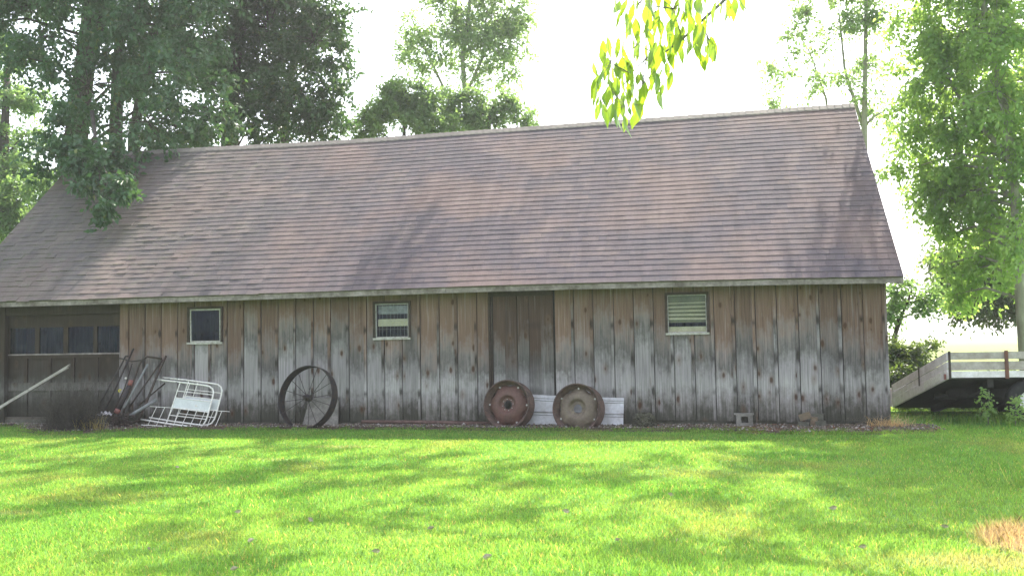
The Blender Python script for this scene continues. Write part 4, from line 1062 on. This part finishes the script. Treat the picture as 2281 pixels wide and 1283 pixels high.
for a, b in (((600, 500, 14.95), (572, 575, 14.91)), ((410, 905, 14.735), (375, 965, 14.71))):
    q = MB(); q.tube([z3(*a), z3(*b)], .0485, 14); q.build('collar', M['pipered'], o, smooth=True)
rods('grey_pipe', 'slim grey pipe standing slantwise between the plough and the cart frame', 'pipe', [('tube', [z3(830, 262, 15.13), z3(490, 890, 14.76)], .020)], M['pvc'])
rods('grey_pipe', 'short fat grey pipe lying slantwise at the left end of the wire rack', 'pipe', [('tube', [z3(955, 770, 15.0), z3(575, 1000, 14.7)], .030)], M['pvc'], 12)
rods('iron_rod', 'thin rod leaning on the wall above the fat grey pipe', 'rod', [('rod', [z3(1075, 535, 15.2), z3(700, 850, 14.85)], .013)], M['ironrust'])
o = rods('iron_rod', 'thin tapering rod with a white knob in the scrap pile', 'rod', [('rod', [z3(605, 255, 15.16), z3(500, 600, 14.95), z3(340, 940, 14.74)], .011)], M['ironrust'])
kb = MB(); q = z3(515, 465, 15.0); kb.lathe([(.001, -.022), (.014, -.018), (.021, -.006), (.021, .006), (.014, .018), (.001, .022)], 14)
kb.v[-1] = kb.v[-1]+q; kb.build('knob', M['white'], o, smooth=True)
g = np.random.default_rng(9)
cd = MB(); q = z3(440, 640, 14.86)
for k in range(3): cd.tube([q+np.array([.024*math.cos(t)*g.uniform(.7, 1), -.03+.01*k, .024*math.sin(t)]) for t in np.linspace(0, 5.5, 10)], .005, 5)
tag(cd.build('cord', M['yellow']), 'loop of yellow cord tied on the scrap pile', 'cord')
rg = MB(); q = z3(220, 960, 14.68); vs = []; fs = []
for i in range(13):
    for j in range(9):
        u_, v_ = i/12-.5, j/8-.5
        vs.append(q+np.array([u_*.24, v_*.16, .045*math.cos(u_*3)*math.cos(v_*3)+.018*math.sin(i*1.7+j*.9)+g.uniform(-.006, .006)-.02]))
fs = [(i*9+j, (i+1)*9+j, (i+1)*9+j+1, i*9+j+1) for i in range(12) for j in range(8)]
n = len(vs); vs += [p_-np.array([0, 0, .012]) for p_ in vs]; fs = fs+[tuple(a+n for a in f[::-1]) for f in fs]
rg.add(vs, fs); tag(rg.build('rag', M['rag'], smooth=True), 'crumpled whitish rag at the foot of the scrap pile', 'rag')
# tangle of scrap iron at the foot
sc = MB(); 
for _ in range(46):
    a = z3(g.uniform(300, 640), g.uniform(960, 1140), g.uniform(14.6, 14.8)); dv = g.normal(size=3)*np.array([.11, .05, .05])
    sc.tube([a, a+dv*.5+g.normal(size=3)*.025, a+dv], g.uniform(.006, .016), 5)
for _ in range(10):
    a = z3(g.uniform(340, 600), g.uniform(1000, 1130), g.uniform(14.62, 14.8)); r_ = g.uniform(.03, .07); sc.tube([a+np.array([r_*math.cos(t), .4*r_*math.sin(t), .5*r_*math.sin(t)]) for t in np.linspace(0, 5.4, 9)], .008, 5)
tag(sc.build('scrap_iron', M['ironrust']), 'tangled heap of dark scrap iron at the foot of the cart frame', 'scrap iron')

# dead brush at the left of the pile
def brush():
    g = np.random.default_rng(21); o = thing('dead_brush', 'dark grey dead brush of fine twigs in front of the garage door', 'brush', P3(155, 975, 14.3))
    b = MB(); base = P3(160, 985, 14.25); base[2] = gz(base[0], base[1])
    for i in range(560):
        p = base+np.array([g.normal()*.24, g.normal()*.16, 0]); d = np.array([g.normal()*.32, g.normal()*.22, 1]); L = g.uniform(.3, .88)*(1-.35*min(1, abs(p[0]-base[0])/.5))
        q = p+d*L*.5+g.normal(size=3)*.03; e = p+d*L+g.normal(size=3)*.05
        b.tube([p, q, e], [.0032, .0022, .001], 3, caps=False)
        for k in range(5):
            f = g.uniform(.3, 1); s = p+(e-p)*f; t = g.normal(size=3)*.09+np.array([0, 0, .04]); b.tube([s, s+t], [.0018, .0008], 3, caps=False)
    b.build('twigs', M['bark'], o)
brush()

# weeds, straw tuft, grass clumps
def tuft(name, label, cat, base, n, hgt, spread, c1, c2, w_=.004, lean=.6, grp=None, seed=1, arch=.5):
    g = np.random.default_rng(seed); b = MB()
    for i in range(n):
        p = np.asarray(base)+np.array([g.normal()*spread, g.normal()*spread*.5, -.01]); a = g.uniform(0, 6.28); l = g.uniform(.1, lean); L = hgt*g.uniform(.5, 1.1)
        dr = np.array([math.cos(a)*l, math.sin(a)*l, 1]); s = np.array([-math.sin(a+.6), math.cos(a+.6), 0])*w_*.5
        m1 = p+dr*L*.5; e = p+dr*L*.85+np.array([math.cos(a)*l, math.sin(a)*l, -arch*l])*L*.4
        t = g.random(); c = np.array(c1)*(1-t)+np.array(c2)*t
        b.add([p-s, p+s, m1+s, m1-s, e], [(0, 1, 2, 3), (3, 2, 4)], c)
    o = b.build(name, M['blade']); return tag(o, label, cat, grp)
q = P3(1985, 975, 14.95); q[2] = gz(q[0], q[1])
tuft('straw_tuft', 'dry straw coloured tuft of grass at the right corner of the barn', 'grass tuft', q, 190, .30, .15, (.30, .24, .15), (.46, .39, .27), seed=2, lean=1.9, w_=.006)
q = P3(200, 985, 14.2); q[2] = gz(q[0], q[1])
tuft('weed_clump', 'yellowish weeds between the dead brush and the scrap pile', 'weeds', q, 90, .42, .14, (.26, .22, .10), (.36, .34, .14), seed=3, lean=.5)
q = P3(415, 950, 14.5); q[2] = gz(q[0], q[1])
tuft('weed_clump', 'sparse brown weeds in front of the wire rack', 'weeds', q, 80, .08, .035, (.24, .20, .10), (.20, .26, .06), seed=4)
q = atz(2275, 1085, -.1)
tuft('tall_grass', 'tall pale green grass stems at the right edge of the lawn', 'grass', q+np.array([.16, 0, 0]), 60, .72, .13, (.10, .20, .05), (.24, .32, .12), w_=.006, seed=5, lean=.7, arch=.6)
q = P3(2140, 925, 15.9); q[2] = gz(q[0], q[1])
tuft('tall_grass', 'rank green weeds growing under the front of the wagon', 'grass', q+np.array([.5, 0, 0]), 420, .22, .85, (.07, .16, .03), (.16, .28, .06), w_=.012, seed=6, lean=.6)
for i, (px, Y, h_, lb) in enumerate(((2190, 15.5, .55, 'leafy weed growing in front of the rusty stake of the wagon'), (2250, 15.3, .5, 'leafy weed growing before the wagon wheel'))):
    b = at(px, 700, Y); b = np.array([b[0], Y, gz(b[0], Y)])
    tree('leafy_weed', lb, 'weed', [[(b[0], b[1], b[2], .006), (b[0]+.03, b[1], b[2]+h_, .003)]], [(b[0], b[1], b[2]+h_*.3, .1, 1), (b[0]+.02, b[1], b[2]+h_*.6, .1, 1), (b[0]+.04, b[1], b[2]+h_*.9, .09, 1)],
         M['leafF'], M['twig'], leaf=.055, dens=.4, seed=60+i, sub=.08, per=12, wr=.4, limb=.3)

# ------------------------------------------------------------------ wagon
wg = thing('wagon', 'old tilted farm wagon with grey board sides right of the barn', 'wagon', P3(2200, 915, 17))
C = P3(2112, 785, 15.8); Cb = C.copy(); Cb[2] -= .40
E_ = P3(1990, 857, 18.4); sdv = E_-C
rx = np.array([2.3, .10, .0])
def panel(name, org, along, zs, mat, th=(0, .025, 0)):
    p = MB()
    for (z0, z1) in zs: p.slab(org+np.array([0, 0, z0]), along, th, (0, 0, z1-z0), (.5, .5, .5))
    return p.build(name, mat, wg)
panel('end_board', C, rx, [(-.115, 0)], M['wagon']); panel('end_board', C, rx, [(-.285, -.15)], M['wagon']); panel('end_rail', C-np.array([.0, .02, 0]), rx, [(-.40, -.30)], M['wagonw'], (0, .05, 0))
sn = np.array([.025, .003, 0])
panel('side_board', C-np.array([.03, 0, 0]), sdv, [(-.13, 0)], M['wagonw'], sn); panel('side_board', C-np.array([.03, 0, 0]), sdv, [(-.25, -.15)], M['wagonw'], sn); panel('side_board', C-np.array([.03, 0, 0]), sdv, [(-.42, -.262)], M['wagonw'], sn)
far = C+rx; panel('side_board', far, sdv, [(-.40, 0)], M['wagon'], sn)
p = MB(); p.slab(E_+np.array([-.02, 0, -.42]), rx*.98, (0, .03, 0), (0, 0, .42)); p.build('tailgate', M['wagonw'], wg)
p = MB(); p.slab(E_+np.array([-.03, .01, -.40]), (-.22, -.1, -.03), (0, .03, 0), (0, 0, .34)); p.build('tailgate_flap', M['wagonw'], wg)
p = MB(); p.slab(C+np.array([.0, .03, -.43]), rx, sdv-np.array([0, .02, 0]), (0, 0, .04)); p.build('bed', M['under'], wg)
for f, nm in ((0.0, 'stake'), (.37, 'stake')):
    p = MB(); q = C+rx*f*.98; wd_ = .035 if f == 0 else .055
    p.slab(q+np.array([-.01, -.035, -.42]), (wd_, 0, 0), (0, .012, 0), (0, 0, .44)); p.build(nm, M['rust'] if f else M['ironrust'], wg)
p = MB(); q = C+sdv*.45; p.slab(q+np.array([-.045, 0, -.30]), (.012, .0, 0), (0, .05, 0), (0, 0, .33)); p.build('stake', M['ironrust'], wg)
p = MB(); q = C+sdv*.02; p.slab(q+np.array([-.06, -.02, -.42]), (.03, 0, 0), (0, .03, 0), (0, 0, .09)); p.build('reflector', M['pipered'], wg)
p = MB(); p.slab(C+sdv*.10+np.array([-.036, 0, -.385]), sdv*.28, sn*.2, (0, 0, .12)); p.build('white_patch', M['white'], wg)
fm = MB()
for f in (.25, .75): fm.slab(C+rx*f+np.array([0, .05, -.56]), (.09, 0, 0), sdv*.92, (0, 0, .125))
ax = C+sdv*.36; ax[2] = .30
fm.tube([ax+np.array([.1, 0, 0]), ax+np.array([2.2, .08, 0])], .05, 8); fm.slab(ax+np.array([.3, -.1, 0]), (1.6, 0, 0), (0, .2, 0), (0, 0, .38))
fm.build('underframe', M['under'], wg)
for k, dx in ((1, 1.62),):
    w_ = MB(); c = ax+np.array([dx, -.35 if k else .1, .03])
    if k: c = P3(2292, 893, 15.95)
    vs0 = w_.n; w_.lathe([(.17, -.10), (.27, -.11), (.325, -.085), (.335, 0), (.325, .085), (.27, .11), (.17, .10), (.17, -.10)], 32)
    a = w_.v[-1]; a2 = np.stack([a[:, 1], a[:, 0], a[:, 2]], 1) if not k else a; w_.v[-1] = a2+c; wo_ = w_.build('wheel', M['tyre'], wg, smooth=True)
    h_ = MB(); h_.lathe([(.001, -.06), (.05, -.06), (.06, -.03), (.15, -.02), (.172, -.08), (.172, .05), (.001, .05)], 24)
    a = h_.v[-1]; a2 = np.stack([a[:, 1], a[:, 0], a[:, 2]], 1) if not k else a; h_.v[-1] = a2+c; h_.build('rim', M['wagonw'], wo_, smooth=True)

# fallen leaves on the lawn
base_leaf = None
LB = [(530, 1141, 'left of centre'), (693, 1160, ''), (560, 1205, ''), (330, 1224, 'dark'), (522, 1265, ''), (838, 1228, ''), (1085, 1240, ''), (1375, 1202, ''), (1510, 1205, ''), (1855, 1130, ''), (1495, 1102, ''), (2105, 1170, ''), (395, 1043, 'dark'), (1920, 1215, ''), (1260, 1140, ''), (960, 1180, '')]
fl0 = MB(); leaf_shape(fl0, np.array([-.03, 0, .0]), (1, .1, .1), .06, .016, 1.2, .15, (.5, .5, .5))
me_l = fl0.build('fallen_leaf', M['leafdry'])
for i, (px, py, _) in enumerate(LB):
    o = me_l if i == 0 else me_l.copy()
    if i: COL.objects.link(o)
    q = atz(px, py, -.07); o.location = (q[0], q[1], float(gz(q[0], q[1]))+.032); o.rotation_euler = (random.uniform(-.4, .4), random.uniform(-.3, .3), random.uniform(0, 6.28)); o.scale = (random.uniform(.7, 1.2),)*3
    tag(o, 'small dry fallen leaf lying on the mown grass', 'leaf', 'dry leaves on the lawn')


# ------------------------------------------------------------------ air volume imitating lens glare and distance fade
hz = MB(); hz.box((-620, -80, -6), (620, 1150, 40))
hm = NT('glare_haze'); hv = hm.n('VolumePrincipled', {'Color': (.93, .96, 1.0), 'Density': .0009, 'Anisotropy': .35})
hm.t.links.new(hv.outputs[0], hm.out.inputs['Volume'])
tag(hz.build('glare_haze', hm.m), 'lens glare and distance fade put in as thin bright haze', 'glare_haze', kind='stuff')
